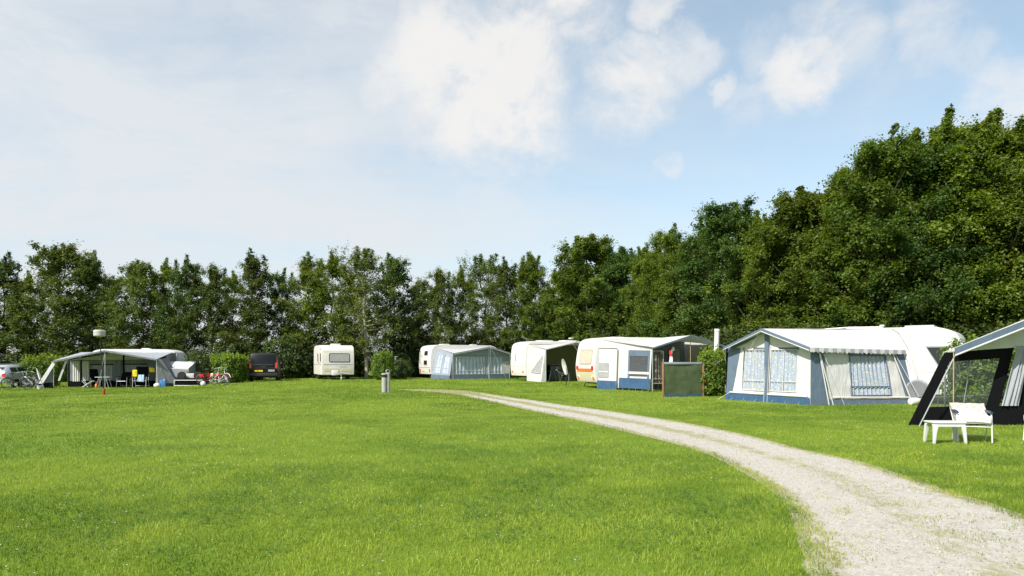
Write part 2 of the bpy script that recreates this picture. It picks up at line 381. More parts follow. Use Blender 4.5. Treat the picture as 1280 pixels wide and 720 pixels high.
class Shell:
    """caravan body: rounded side profile extruded across its width. local x: length, y: width (side at -W/2 is the awning side)"""
    def __init__(s, L, W, H, floor=.34, nose=.30, tail=.16, rtop=.38):
        s.L, s.W, s.H = L, W, H
        z0 = floor
        ctrl = [(-L / 2 + tail * .55, z0), (-L / 2 + tail * .2, z0 + .30), (-L / 2, 1.15), (-L / 2 + tail * .25, 1.75), (-L / 2 + tail * .75, H - rtop), (-L / 2 + tail + .14, H - .13), (-L / 2 + tail + .52, H - .02), (-L / 2 + tail + 1.0, H),
                (L / 2 - nose - 1.0, H), (L / 2 - nose - .5, H - .03), (L / 2 - nose - .1, H - .16), (L / 2 - nose * .75, H - rtop), (L / 2 - nose * .2, 1.75), (L / 2, 1.15), (L / 2 - nose * .15, z0 + .30), (L / 2 - nose * .35, z0)]
        s.prof = [(p.x, p.y) for p in (V((a, b)) for a, b in ctrl)]
        s.prof = [(p[0], p[1]) for p in crom([V((a, b, 0)) for a, b in ctrl], 5)]
        k = len(s.prof) // 2
        s.rear = sorted([(z, x) for x, z in s.prof[:k]]); s.front = sorted([(z, x) for x, z in s.prof[k:]])
    def xr(s, z): return float(np.interp(z, [a for a, b in s.rear], [b for a, b in s.rear]))
    def xf(s, z): return float(np.interp(z, [a for a, b in s.front], [b for a, b in s.front]))
    def fr(s, a, b, off): return V((s.xr(b) - off, -a, b))            # rear face: a runs across
    def ff(s, a, b, off): return V((s.xf(b) + off, a, b))
    def sn(s, a, b, off): return V((a, -s.W / 2 - off, b))            # awning side
    def sp(s, a, b, off): return V((-a, s.W / 2 + off, b))
    def body(s, parent, m):
        mb = MB(); mb.prism(s.prof, -s.W / 2, s.W / 2)
        return mb.build('body', m, parent, bevel=.07, seg=3, smooth=40)
    def window(s, parent, fn, cx, cy, w, h, r=.08, pane='curtbeige', frame='blackplastic', name='window'):
        o = MB().__class__(); rr(o, fn, cx, cy, w + .07, h + .07, r + .03, .018, .03, hole=(w - .02, h - .02, r))
        f = o.build(name, M[frame], parent, smooth=30)
        p = MB(); rr(p, fn, cx, cy, w, h, r, .010, .02); p.build('pane', M[pane], f, smooth=30)
        return f
    def plate(s, parent, fn, cx, cy, w, h, m, name, r=.01, off=.012, depth=.02):
        p = MB(); rr(p, fn, cx, cy, w, h, r, off, depth); return p.build(name, M[m], parent, smooth=30)
    def under(s, parent, axle=.1, drawbar=True):
        for sy in (-1, 1):
            wheel(parent, (axle, sy * (s.W / 2 - .12), .31), .31, .18)
        mb = MB(); mb.box((0, 0, .30), (s.L * .8, s.W * .7, .08)); mb.build('chassis', M['dark'], parent)
        for sx in (-1, 1):
            for sy in (-1, 1):
                mb = MB(); x = sx * s.L * .40; mb.bar((x, sy * s.W * .38, .34), (x + sx * .22, sy * s.W * .38, 0.02), .022); mb.box((x + sx * .22, sy * s.W * .38, .012), (.14, .14, .024))
                mb.build('steady_leg', M['dark'], parent)
        if drawbar:
            xf = s.xf(.5); d = MB()
            d.bar((xf - .1, -s.W * .34, .36), (xf + 1.05, 0, .40), .035); d.bar((xf - .1, s.W * .34, .36), (xf + 1.05, 0, .40), .035); d.box((xf + 1.12, 0, .42), (.26, .09, .1))
            dr = d.build('drawbar', M['steel'], parent)
            j = MB(); j.bar((xf + .85, .08, .75), (xf + .85, .08, .2), .028); j.lathe((xf + .85, .08, .11), [(.02, -.035), (.11, -.03), (.11, .03), (.02, .035)], 16, 'y'); j.bar((xf + .85, .08, .78), (xf + .97, .08, .78), .012)
            j.build('jockey_wheel', M['whitemetal'], dr)
    def hatch(s, parent, x, y=0, w=.55, h=.10, m='white'):
        mb = MB(); mb.box((x, y, s.H + h / 2 - .01), (w, w * .8, h)); mb.build('roof_hatch', M[m], parent, bevel=.03)

def caravan(label, loc, rz, L=5.2, W=2.2, H=2.65, paint='white', **k):
    t = thing('caravan', label, 'caravan', loc, rz)
    s = Shell(L, W, H, **k); s.body(t, M[paint]); return t, s

# ------------------------------------------------------------------ motor vehicles
def veh_body(mb, L, secs, mi=0):
    """secs: (x, zbottom, zbelt, ztop, halfwidth_bottom, halfwidth_belt, halfwidth_top)"""
    out = []
    for (x, zb, zm, zt, wb, wm, wt) in secs:
        h = [(wb, zb), (wm, zb + (zm - zb) * .35), (wm, zm - .03), (wm - .02, zm + .02), (wt + (wm - wt) * .25, zt - (zt - zm) * .25), (wt, zt - .07), (wt - .07, zt - .015), (wt * .5, zt + .01)]
        sec = [V((x, -a, b)) for a, b in h] + [V((x, a, b)) for a, b in reversed(h)]
        out.append(sec)
    return mb.loft(out, mi)

def black_van(loc, rz):
    """panel van seen from behind. local x: forward"""
    t = thing('van', 'black van parked with its back to the field between the bushes', 'van', loc, rz)
    L = 4.8
    secs = [(-L / 2, .42, 1.05, 1.86, .84, .92, .80), (-L / 2 + .06, .32, 1.05, 1.93, .88, .95, .82), (-L / 2 + .5, .28, 1.05, 1.96, .88, .95, .83), (.4, .28, 1.05, 1.97, .88, .95, .83), (1.15, .28, 1.05, 1.93, .88, .95, .80),
            (1.55, .28, 1.05, 1.62, .88, .94, .74), (1.95, .28, 1.0, 1.16, .88, .92, .78), (2.3, .30, .85, .95, .80, .84, .72), (L / 2, .36, .7, .8, .66, .70, .62)]
    mb = MB(); veh_body(mb, L, secs); mb.build('body', M['blackcar'], t, smooth=50)
    def rf(a, b, off): return V((-L / 2 + .10 * max(0, (b - 1.0)) - off, -a, b))
    w = MB(); rr(w, rf, 0, 1.42, 1.30, .58, .08, .02, .05); win = w.build('rear_window', M['glass'], t)
    w = MB(); w.bar(V((-L / 2 - .02, .1, 1.17)), V((-L / 2 + .0, -.25, 1.30)), .012); w.build('wiper', M['dark'], win)
    for sy in (-1, 1):
        w = MB(); rr(w, rf, sy * .83, 1.22, .14, .62, .03, .03, .12); w.build('tail_light', M['red'], t)
        w = MB(); w.box((1.55, sy * 1.06, 1.18), (.16, .2, .26)); w.bar((1.55, sy * .9, 1.1), (1.55, sy * 1.0, 1.12), .03); w.build('wing_mirror', M['blackplastic'], t, bevel=.03)
        for x in (-1.45, 1.5): wheel(t, (x, sy * .84, .33), .33, .2)
        w = MB(); rr(w, lambda a, b, off, sy=sy: V((a, sy * (.945 - .12 * max(0, b - 1.05) + off), b)), 1.0, 1.38, .75, .48, .06, .012, .03); w.build('side_window', M['glass'], t)
        w = MB(); w.bar((-L / 2 + .07, sy * .80, .46), (-L / 2 + .12, sy * .80, 1.86), .03); w.build('corner_pillar', M['steel'], t)
    w = MB(); rr(w, rf, 0, .93, 1.60, .05, .01, .02, .04); w.build('trim_strip', M['blackplastic'], t)
    w = MB(); rr(w, rf, -.30, .74, .54, .115, .01, .03, .04); w.build('number_plate', M['plate'], t)
    w = MB(); rr(w, rf, .52, .76, .42, .14, .02, .02, .04); w.build('badge_panel', M['midgrey'], t)
    w = MB(); w.box((-L / 2 - .03, 0, .50), (.16, 1.80, .22)); w.build('bumper', M['blackplastic'], t, bevel=.04)
    w = MB(); w.box((-L / 2 + .06, 0, 1.80), (.06, 1.0, .03)); w.build('brake_light_strip', M['steel'], t)
    w = MB(); rr(w, rf, .0, 1.02, .34, .06, .02, .03, .04); w.build('tailgate_handle', M['blackplastic'], t)
    return t

def silver_car(loc, rz):
    t = thing('car', 'silver estate car with a yellow rear plate parked at the left edge', 'car', loc, rz)
    L = 4.3
    secs = [(-L / 2, .40, .80, 1.02, .70, .80, .70), (-L / 2 + .10, .28, .84, 1.12, .78, .86, .68), (-L / 2 + .35, .26, .88, 1.36, .80, .87, .60), (-L / 2 + .75, .26, .90, 1.44, .80, .87, .60), (.15, .26, .92, 1.46, .80, .87, .60),
            (.75, .26, .90, 1.26, .80, .87, .60), (1.15, .26, .86, 1.0, .80, .86, .64), (1.75, .28, .72, .82, .78, .83, .62), (L / 2, .34, .60, .66, .62, .66, .54)]
    mb = MB(); veh_body(mb, L, secs); mb.build('body', M['silver'], t, smooth=50)
    def rf(a, b, off):
        x = -L / 2 + (0 if b < .95 else (b - .95) * .85)
        return V((x - off, -a, b))
    w = MB(); rr(w, rf, 0, 1.16, 1.16, .27, .06, .035, .08); w.build('rear_window', M['glass'], t)
    w = MB(); rr(w, rf, 0, .66, .52, .115, .01, .02, .04); w.build('number_plate', M['plate'], t)
    w = MB(); w.box((-L / 2 - .03, 0, .42), (.16, 1.56, .20)); w.build('bumper', M['silver'], t, bevel=.05)
    for sy in (-1, 1):
        w = MB(); rr(w, rf, sy * .70, .80, .2, .2, .04, .02, .08); w.build('tail_light', M['red'], t)
        def sf(a, b, off, sy=sy): return V((a, sy * (.87 - .5 * max(0, b - .9) + off), b))
        for (cx, ww) in ((-1.35, .55), (-.6, .75), (.25, .75)):
            w = MB(); rr(w, sf, cx, 1.14, ww, .28, .06, .012, .03); w.build('side_window', M['glass'], t)
        for x in (-1.25, 1.35): wheel(t, (x, sy * .78, .31), .31, .19)
        w = MB(); w.bar((-1.3, sy * .56, 1.49), (.5, sy * .56, 1.50), .018); w.build('roof_rail', M['steel'], t)
    return t

# ------------------------------------------------------------------ bicycles (local x: forward, wheels on z=0)
def bicycle(label, loc, rz, frame='dark', bag=None, lean=0.0, group=None):
    t = thing('bicycle', label, 'bicycle', loc, rz, group); t.rotation_euler = (lean, 0, rz)
    R = .34
    for x in (-.53, .53):
        mb = MB(); mb.torus((x, 0, R), R - .02, .02, 'y', 28, 6); w = mb.build('wheel', M['rubber'], t)
        sp = MB()
        for i in range(14):
            a = 2 * PI * i / 14; sp.bar((x, 0.01 * (-1) ** i, R), (x + (R - .03) * math.cos(a), 0, R + (R - .03) * math.sin(a)), .0035, 4)
        sp.lathe((x, 0, R), [(.025, -.04), (.025, .04)], 8, 'y'); sp.build('spokes', M['alu'], w)
        mg = MB(); mg.tube([(x + (R + .025) * math.cos(a), 0, R + (R + .025) * math.sin(a)) for a in np.linspace(.35, 2.9, 10)], .018, 6); mg.build('mudguard', M[frame], t)
    f = MB(); bb = (-.08, 0, .30); st = (-.25, 0, .78); hd = (.33, 0, .82); hl = (.37, 0, .66)
    for a, b in ((bb, st), (bb, hl), ((-.2, 0, .62), hl), (hl, hd)): f.bar(a, b, .02)
    for sy in (-.05, .05): f.bar((-.53, sy, R), bb, .012); f.bar((-.53, sy, R), (st[0] + .03, 0, .70), .011); f.bar((.53, sy, R), (hl[0], sy * .6, .64), .014)
    f.build('frame', M[frame], t)
    h = MB(); h.bar(hd, (.30, 0, 1.02), .014); h.tube([(.10, -.29, .98), (.22, -.25, 1.03), (.31, -.06, 1.05), (.31, .06, 1.05), (.22, .25, 1.03), (.10, .29, .98)], .014); h.build('handlebar', M['alu'], t)
    s = MB(); s.bar(st, (-.28, 0, .92), .013); s.ball((-.30, 0, .95), .13, (1.0, .75, .4)); s.build('saddle', M['blackplastic'], t)
    c = MB(); c.lathe((-.08, 0, .30), [(.09, -.03), (.09, -.02)], 16, 'y'); c.bar((-.08, -.05, .30), (.04, -.06, .17), .01); c.bar((-.08, .05, .30), (-.2, .06, .43), .01); c.box((.06, -.11, .16), (.09, .09, .02)); c.box((-.22, .11, .44), (.09, .09, .02)); c.build('crank', M['steel'], t)
    r = MB(); r.box((-.55, 0, .74), (.36, .13, .015)); r.bar((-.53, .05, R), (-.6, .05, .74), .007); r.bar((-.53, -.05, R), (-.6, -.05, .74), .007); r.build('luggage_rack', M['dark'], t)
    if bag:
        for sy in (-1, 1):
            b = MB(); b.box((-.58, sy * .12, .60), (.22, .08, .18)); b.build('pannier_bag', M[bag], t, bevel=.03)
    return t

# ------------------------------------------------------------------ camping furniture
def camp_chair(label, loc, rz, seatm='blackcloth', framem='alu', backm=None, sw=.52, sh=.40, bh=.62, rec=.30, cushion=None, group=None, arm='blackplastic'):
    """local: sitter faces -y; x is width"""
    t = thing('camping_chair', label, 'chair', loc, rz, group)
    d = .48
    for sx in (-1, 1):
        x = sx * sw / 2
        l = MB(); l.tube([(x, -d / 2 - .06, .012), (x, -d / 2 - .02, sh), (x, -d / 2 + .02, sh + .19)], .013); l.build('leg', M[framem], t)
        l = MB(); l.tube([(x, d / 2 + .10, .012), (x, d / 2 - .08, sh - .02)], .013); l.build('leg', M[framem], t)
        b = MB(); b.tube([(x, d / 2 - .10, sh - .04), (x, d / 2 + rec * .5, sh + bh * .5), (x, d / 2 + rec, sh + bh)], .013); b.build('back_frame', M[framem], t)
        a = MB(); a.tube([(x, -d / 2 - .02, sh + .20), (x, 0, sh + .21), (x, d / 2 + rec * .3, sh + .20)], .024); a.build('armrest', M[arm], t)
    for yy, zz in ((-d / 2 - .02, sh - .06), (d / 2 + .06, .10)): s = MB(); s.bar((-sw / 2, yy, zz), (sw / 2, yy, zz), .011); s.build('stretcher', M[framem], t)
    q = MB(); panel(q, [(-sw / 2, -d / 2, sh), (sw / 2, -d / 2, sh), (sw / 2, d / 2 - .06, sh - .05), (-sw / 2, d / 2 - .06, sh - .05)], n=(6, 6), sag=.04); q.build('seat', M[seatm], t, solid=.02)
    q = MB(); panel(q, [(-sw / 2, d / 2 - .06, sh), (sw / 2, d / 2 - .06, sh), (sw / 2, d / 2 + rec, sh + bh), (-sw / 2, d / 2 + rec, sh + bh)], n=(6, 6)); q.build('backrest', M[backm or seatm], t, solid=.025)
    if cushion:
        c = MB(); c.box((0, -.05, sh + .07), (sw * .98, d + .08, .15)); o = c.build('seat_cushion', M['cushion'], t, bevel=.05, seg=3, sub=3)
        for v in o.data.vertices:
            v.co.z += .09 * math.exp(-((v.co.x + .06) ** 2 / .02 + (v.co.y + .0) ** 2 / .06)) * (v.co.z > sh) + .02 * mnoise.noise(v.co * 6)
        c = MB(); Q = [(-sw / 2, d / 2 - .12, sh + .06), (sw / 2, d / 2 - .12, sh + .06), (sw / 2 + .02, d / 2 + rec * .97, sh + bh + .01), (-sw / 2 - .02, d / 2 + rec * .97, sh + bh + .01)]
        panel(c, Q, n=(10, 8), off=.06, wr=.03); c.build('back_cushion', M[cushion], t, solid=.09)
    return t
def camp_table(label, loc, rz, w=.9, d=.6, h=.70, top='whitemetal', leg='alu', group=None):
    t = thing('camping_table', label, 'table', loc, rz, group)
    a = MB(); a.box((0, 0, h - .018), (w, d, .035)); a.build('tabletop', M[top], t, bevel=.01)
    for sx in (-1, 1):
        for sy in (-1, 1):
            l = MB(); l.bar((sx * (w / 2 - .22), sy * (d / 2 - .06), h - .036), (sx * (w / 2 - .05), sy * (d / 2 - .05), 0.0), .015); l.build('leg', M[leg], t)
    return t
def sat_dish(label, loc, rz, r=.42, h=1.0, polem='dark', tripod=False):
    """dish faces -y"""
    t = thing('satellite_dish', label, 'satellite dish', loc, rz)
    b = MB(); b.lathe((0, 0, 0), [(1e-4, .10), (r * .35, .088), (r * .7, .045), (r, 0), (r * 1.01, .008), (r * .7, .06), (r * .35, .103), (1e-4, .115)], 28, 'y')
    b.v = [(x, y * 1 + .02, z * 1.12) for x, y, z in b.v]
    rot = Matrix.Rotation(math.radians(14), 3, 'X')
    b.v = [tuple(rot @ V(v) + V((0, -.12, h))) for v in b.v]
    b.build('dish', M['white'], t)
    p = MB()
    if tripod:
        p.bar((0, .02, .55), (0, .02, h), .018)
        for k in range(3): a = 2 * PI * k / 3 + .4; p.bar((0, .02, .6), (.38 * math.cos(a), .02 + .38 * math.sin(a), 0), .014)
    else: p.bar((0, .02, 0), (0, .02, h), .025)
    p.build('pole', M[polem], t)
    a = MB(); a.bar((0, -.05, h - r * 1.0), (0, -.55, h - r * .45), .010); a.lathe((0, -.56, h - r * .4), [(.03, -.05), (.035, 0), (.025, .05)], 10, 'y'); a.build('feed_arm', M['steel'], t)
    return t
# ================================================================== the pitches
def ang(x, y): return math.atan2(y, x)
def cloth(parent, name, m, Q, solid=.012, **k):
    mb = MB(); panel(mb, Q, **k); return mb.build(name, M[m], parent, solid=solid, smooth=50)
def poles(parent, lst, r=.018, m='alu', name='pole'):
    for p in lst:
        mb = MB(); mb.tube(p, r, 8); mb.build(name, M[m], parent)
def gable_roof(t, w, ze1, zp, ze2, back, zr, ov=.25, mroof='roofcloth', trim='midgrey', th=.10, px=.5):
    """roof of an awning: peak over the front, both slopes running back to the caravan rail. back = (BL, BR) in local xy"""
    FL, FP, FR = V((-.06, -ov, ze1)), V((w * px, -ov, zp)), V((w + .06, -ov, ze2))
    BL, BR = V((back[0][0], back[0][1], zr)), V((back[1][0], back[1][1], zr)); BP = BL.lerp(BR, px)
    mb = MB(); panel(mb, [FL, FP, BP, BL], n=(10, 8), sag=.03, wr=.02); panel(mb, [FP, FR, BR, BP], n=(10, 8), sag=.03, wr=.02)
    o = mb.build('roof', M[mroof], t, solid=.012, smooth=50)
    v = V((0, -.012, -th)); mb = MB()
    for a, b in ((FL, FP), (FP, FR)):
        panel(mb, [a + v, b + v, b + V((0, -.012, .01)), a + V((0, -.012, .01))], n=(10, 1), wr=.006)
    mb.build('valance', M[trim], t, solid=.012)
    return FL, FP, FR, BL, BR, BP
def lower_gable(t, w, ze1, zp, ze2, m, y=0.0, name='gable', px=.5, z0=None):
    a, b, c = V((0, y, ze1)), V((w * px, y, zp - .03)), V((w, y, ze2))
    d = V((w * px, y, ze1 + (ze2 - ze1) * px))
    mb = MB(); panel(mb, [a, d, b, a], n=(5, 4), wr=.004); panel(mb, [d, c, c, b], n=(5, 4), wr=.004)
    return mb.build(name, M[m], t, solid=.01)
def window_in(t, Q, rect, m, frame='pvc', mull=(.5,), bar=.17, pleat=(.025, .17), off=-.03, fr=.016, name='window', band=None):
    """curtained vinyl window of a wall quad: cloth, frame bars and glazing bars"""
    Q = [V(q) for q in Q]; n = qn(Q); u0, u1, v0, v1 = rect
    mb = MB(); panel(mb, Q, rect=rect, n=(28, 4), off=off, pleat=pleat, wr=.005); w = mb.build(name, M[m], t, solid=.006)
    b = MB(); e = n * .012
    def pt(u, v): return bil(Q, u, v) + e
    for (a, c) in (((u0, v0), (u1, v0)), ((u0, v1), (u1, v1)), ((u0, v0), (u0, v1)), ((u1, v0), (u1, v1))): b.bar(pt(*a), pt(*c), fr, 6)
    for f in mull: b.bar(pt(u0 + (u1 - u0) * f, v0), pt(u0 + (u1 - u0) * f, v1), fr * .8, 6)
    if bar: b.bar(pt(u0, v0 + (v1 - v0) * bar), pt(u1, v0 + (v1 - v0) * bar), fr * .8, 6)
    b.build('glazing_bar', M[frame], w)
    if band:
        mb = MB(); panel(mb, Q, rect=(u0 - .01, u1 + .01, v1 - .01, v1 + .045), n=(8, 1), off=.008, wr=.004); mb.build('window_band', M[band], w, solid=.008)
    return w

# ---------------------------------------------------------------- A: open awning at the left
def pitch_a():
    K = G(67, 485); rz = ang(.985, .17)
    w, d = 6.0, 4.3; ze1, zp, ze2, zr = 1.66, 2.36, 1.80, 2.30
    t = thing('awning', 'grey and white awning at far left, its open canopy full of camping chairs', 'awning', K, rz)
    gable_roof(t, w, ze1, zp, ze2, ((-.1, d), (w - .2, d)), zr, ov=.2, mroof='midgrey', trim='greycloth', th=.09)
    # inner front wall with windows, dark skirt
    y = 2.1; zi1, zip_, zi2 = 1.95, 2.25, 2.0
    Q = [V((.1, y, 0)), V((w - .1, y, 0)), V((w - .1, y, zi2 - .2)), V((.1, y, zi1 - .2))]
    wins = [(.22, .44, .24, .80), (.56, .80, .24, .80)]
    cloth(t, 'front_wall', 'greycloth', Q, holes=wins, n=(16, 6))
    for k, wn in enumerate(wins): window_in(t, Q, wn, 'curtplain', 'midgrey', (.5,), None, (.03, .22), band='blackcloth')
    cloth(t, 'skirt', 'blackcloth', Q, rect=(0, 1, 0, .22), off=.03, n=(14, 2))
    for wn in ((.03, .10, .2, .95), (.12, .20, .22, .95), (.46, .54, .2, .95)): cloth(t, 'curtain', 'canvas' if wn[0] < .3 else 'greycloth', Q, rect=wn, off=.04, n=(10, 4), pleat=(.02, .12))
    lower_gable(t, w - .2, zi1 - .2, zip_, zi2 - .2, 'canvas', y)
    # side walls and the flared wings at the front corners
    cloth(t, 'side_wall', 'greycloth', [(-.1, d, 0), (-.05, y, 0), (-.02, y, zi1), (-.1, d, zr)])
    cloth(t, 'side_wall', 'greycloth', [(w + .1, y, 0), (w + .05, d, 0), (w, d, zr), (w, y, zi2)])
    cloth(t, 'wing', 'canvas', [(-.75, -.25, .30), (-.50, -.25, .30), (.16, -.02, ze1 - .05), (-.06, -.02, ze1 - .04)], n=(2, 8))
    cloth(t, 'wing', 'blackcloth', [(-.75, -.22, 0), (.02, -.02, 0), (.0, 0, .34), (-.75, -.22, .32)], n=(4, 3))
    cloth(t, 'wing', 'greycloth', [(-.62, -.2, .3), (0, .05, .3), (.0, .05, 1.62), (-.1, 0, 1.62)], n=(4, 6))
    cloth(t, 'wing', 'canvas', [(.22, .05, .45), (.34, .05, .45), (.78, .05, 1.75), (.64, .05, 1.72)], n=(2, 8))
    cloth(t, 'wing', 'greycloth', [(w + .05, -.02, .3), (w + 1.15, .35, .25), (w + .25, .1, ze2), (w, 0, ze2)], n=(4, 8))
    cloth(t, 'wing', 'greycloth', [(w + .55, .3, 0), (w + 1.25, 1.2, 0), (w + .3, 1.4, 1.9), (w + .1, .2, 1.78)], n=(4, 8))
    poles(t, [[(0, 0, 0), (0, 0, ze1)], [(w / 2, -.1, 0), (w / 2, -.1, zp - .02)], [(w, 0, 0), (w, 0, ze2)]], .022)
    poles(t, [[(w / 2, -.12, zp - .1), (w / 2 - .22, -.35, .45), (w / 2 - .28, -.4, 0)], [(w + .02, -.05, ze2), (w + .18, -.4, 0)]], .008, 'alu', 'guy_rope')
    poles(t, [[(.8, y - .04, 0), (.8, y - .04, 1.75)], [(w * .56, y - .04, 0), (w * .56, y - .04, 2.1)]], .05, 'blackcloth', 'inner_pole')
    R = Matrix.Rotation(rz, 4, 'Z'); R.translation = K
    def W(x, y, z=0): return R @ V((x, y, z))
    c, s = caravan('white caravan roof showing above the open grey awning at the far left', W(w / 2 + .35, d + 1.1), rz, 5.9, 2.15, 2.50)
    s.hatch(c, .4); s.window(c, s.sn, -1.3, 1.45, 1.3, .55); s.window(c, s.sn, 1.2, 1.45, 1.3, .55); s.under(c, drawbar=False)
    # furniture under the canopy
    camp_chair('black folding chair left of the white table under the grey canopy', W(2.0, 1.0), rz + .5, 'blackcloth', 'alu', sh=.42, bh=.75)
    camp_chair('low black armchair with a silver frame right of the canopy pole', W(3.75, .9), rz - .1, 'blackcloth', 'alu', sh=.45, bh=.52, sw=.62)
    camp_table('white camping table at the canopy pole of the grey awning', W(2.75, .4), rz, .85, .6, .68)
    # folded footstool
    fs = thing('folding_stool', 'folded white footstool lying on the grass under the grey canopy', 'stool', W(1.9, .3), rz)
    b = MB()
    for yy in (-.14, .14): b.bar((-.35, yy, .02), (.28, yy, .44), .022); b.bar((-.35, yy, .44), (.02, yy, .02), .015)
    b.build('frame', M['whitemetal'], fs); b = MB(); b.box((-.03, 0, .24), (.62, .3, .03), Matrix.Rotation(-.585, 3, 'Y')); b.build('seat', M['whitemetal'], fs)
    og = thing('gas_bottle', 'small orange bottle on the grass under the white table', 'bottle', W(2.4, .15))
    b = MB(); b.lathe((0, 0, 0), [(.075, 0), (.08, .02), (.08, .17), (.05, .23), (.03, .25)], 14); b.build('tank', M['orange'], og); b = MB(); b.lathe((0, 0, .25), [(.03, 0), (.03, .08), (.02, .09)], 10); b.build('valve', M['redpaint'], og)
    # high recliner with towels
    rc = camp_chair('tall white framed recliner with a black back, draped with yellow towels', W(4.95, .35), rz, 'blackcloth', 'whitemetal', sh=.48, bh=.85, sw=.80, rec=.12)
    for nm, m, Q, lab, cat in (('towel', 'yellow', [(-.44, -.18, .70), (-.16, -.20, .70), (-.16, -.16, 1.12), (-.44, -.14, 1.12)], 'yellow towel on the left arm of the tall recliner', 'towel'),
                        ('towel', 'yellow', [(.50, .10, .98), (.80, .12, .98), (.74, .2, 1.26), (.46, .2, 1.26)], 'yellow cloth hanging off the right corner of the tall recliner', 'towel'),
                        ('towel', 'bluecloth', [(-.12, -.34, .40), (.30, -.34, .36), (.26, -.18, .80), (-.08, -.18, .82)], 'white and blue towel over the seat of the tall recliner', 'towel')):
        o = cloth(None, nm, m, [W(4.95, .35) + (R.to_3x3() @ V(q)) for q in Q], solid=.02, wr=.05, n=(8, 8), pleat=(.015, .16)); tag(o, lab, cat)
    cn = thing('water_container', 'light blue water container beside the right canopy pole', 'canister', W(w + .42, -.1), rz)
    b = MB(); b.box((0, 0, .24), (.36, .26, .46)); b.build('tank', M['bluebox'], cn, bevel=.05); b = MB(); b.lathe((.08, 0, .47), [(.05, 0), (.05, .06)], 10); b.build('cap', M['whitemetal'], cn)
    b = MB(); b.ball((0, 0, .14), .16, (1.25, 1, .9)); o = b.build('plastic_bag', M['cushion']); o.location = W(w + .15, -.45); tag(o, 'white plastic bag on the grass by the right canopy pole', 'bag')
    # dish on tripod left of the awning
    g = G(50, 485.5); sat_dish('pale oval satellite dish on a tripod between the laurel bush and the grey awning', g, -.9, .34, .85, 'steel', True)
    g = G(50, 486.5); o = thing('plastic_tub', 'small pale tub on the grass below the satellite dish', 'tub', g)
    b = MB(); b.lathe((0, 0, 0), [(.13, 0), (.17, .2), (.18, .2), (.18, .22), (.16, .22), (.13, .03)], 18); b.build('tub', M['canvas'], o); b = MB(); b.tube([(-.17, 0, .2), (-.1, 0, .33), (.1, 0, .33), (.17, 0, .2)], .008); b.build('handle', M['steel'], o)
pitch_a()

# lamp post with drum shade and red foot
def lamp():
    g = G(130, 493.5)
    t = thing('lamp_post', 'thin dark lamp post with a grey drum shade and a red foot', 'lamp post', g)
    top = V((-.20, 0, 2.60))
    mb = MB(); mb.tube([(0, 0, 0), (-.10, 0, 1.4), top], .022); mb.build('post', M['dark'], t)
    mb = MB(); mb.lathe((0, 0, 0), [(.05, 0), (.055, .02), (.048, .25), (.03, .27)], 14); mb.build('foot', M['redpaint'], t)
    mb = MB(); mb.lathe(top, [(.03, -.03), (.215, 0), (.24, .03), (.24, .25), (.21, .28), (.03, .29)], 26); s = mb.build('lamp_shade', M['lampgrey'], t)
    mb = MB(); mb.lathe(top, [(.246, .20), (.246, .24)], 26); mb.build('rim', M['whitemetal'], s)
lamp()

# ---------------------------------------------------------------- car, bikes at the far left
silver_car(P(-8, 45) + V((0, 2.15, 0)), PI / 2 - .03)
bicycle('dark bicycle leaning beside the silver car', G(22, 487), .15, 'dark', lean=.05)
bicycle('grey bicycle parked between the dark bicycle and the laurel bush', G(39, 485), 2.9, 'steel', lean=-.04)

# ---------------------------------------------------------------- trailer tent and trailer right of A
def trailer_tent():
    g = G(216, 483); t = thing('trailer_tent', 'small grey trailer tent with a white roof right of the open awning', 'tent', g, .12)
    w, d, z1, z2 = 1.75, 1.9, 1.15, 1.62
    A, B, C, D = V((-w / 2 - .15, 0, z1)), V((w / 2 + .1, 0, z1 + .02)), V((w / 2, d, z2)), V((-w / 2 - .1, d, z2))
    cloth(t, 'roof', 'pvc', [A, B, C, D], wr=.03)
    cloth(t, 'front_wall', 'greycloth', [(-w / 2 + .1, -.85, 0), (w / 2 - .1, -.2, .25), B, A], wr=.04, n=(8, 8))
    cloth(t, 'side_wall', 'greycloth', [(-w / 2 - .1, d, 0), (-w / 2 + .1, -.85, 0), A, D], wr=.03)
    cloth(t, 'side_wall', 'midgrey', [(w / 2 - .1, -.2, .25), (w / 2, d, .25), C, B], wr=.03)
    cloth(t, 'valance', 'canvas', [A + V((0, -.02, -.08)), B + V((0, -.02, -.08)), B + V((0, -.02, .01)), A + V((0, -.02, .01))], n=(8, 1))
    poles(t, [[(w / 2 + .1, -.02, 0), B]], .02)
    poles(t, [[A, (-w / 2 + .35, -1.2, 0)]], .008, 'alu', 'guy_rope')
trailer_tent()
def trailer():
    g = G(235, 482.5); t = thing('trailer', 'low pale framed trailer, underside shade painted as black body, between grey tent and red bicycle', 'trailer', g, .06)
    mb = MB(); mb.box((0, .6, .30), (1.6, 1.1, .34)); mb.build('body', M['blackcloth'], t, bevel=.02)  # black colour stands in for the shade under the trailer
    mb = MB(); mb.bar((-.85, 0, .36), (.85, 0, .36), .025); mb.bar((-.84, 0, 0), (-.84, 0, .36), .025); mb.bar((-.85, 0, .03), (.6, 0, .03), .022); mb.build('frame', M['whitemetal'], t)
    for x in (-.48, .52):
        wheel(t, (x, .25, .64), .26, .16, 'spare_wheel', 'dark')
    mb = MB(); mb.box((0, .8, .62), (.8, .6, .30)); mb.build('load_cover', M['canvas'], t, bevel=.06, seg=3)
    mb = MB(); mb.bar((.9, .6, .3), (1.3, .6, .36), .03); mb.build('drawbar', M['steel'], t)
    for x in (-.5, .3): wheel(t, (x, 1.2, .22), .22, .14)
trailer()
bicycle('red bicycle with a bag in front of the laurel bush left of the black van', G(266, 482.5), .25, 'redpaint', 'redpaint', lean=.04)
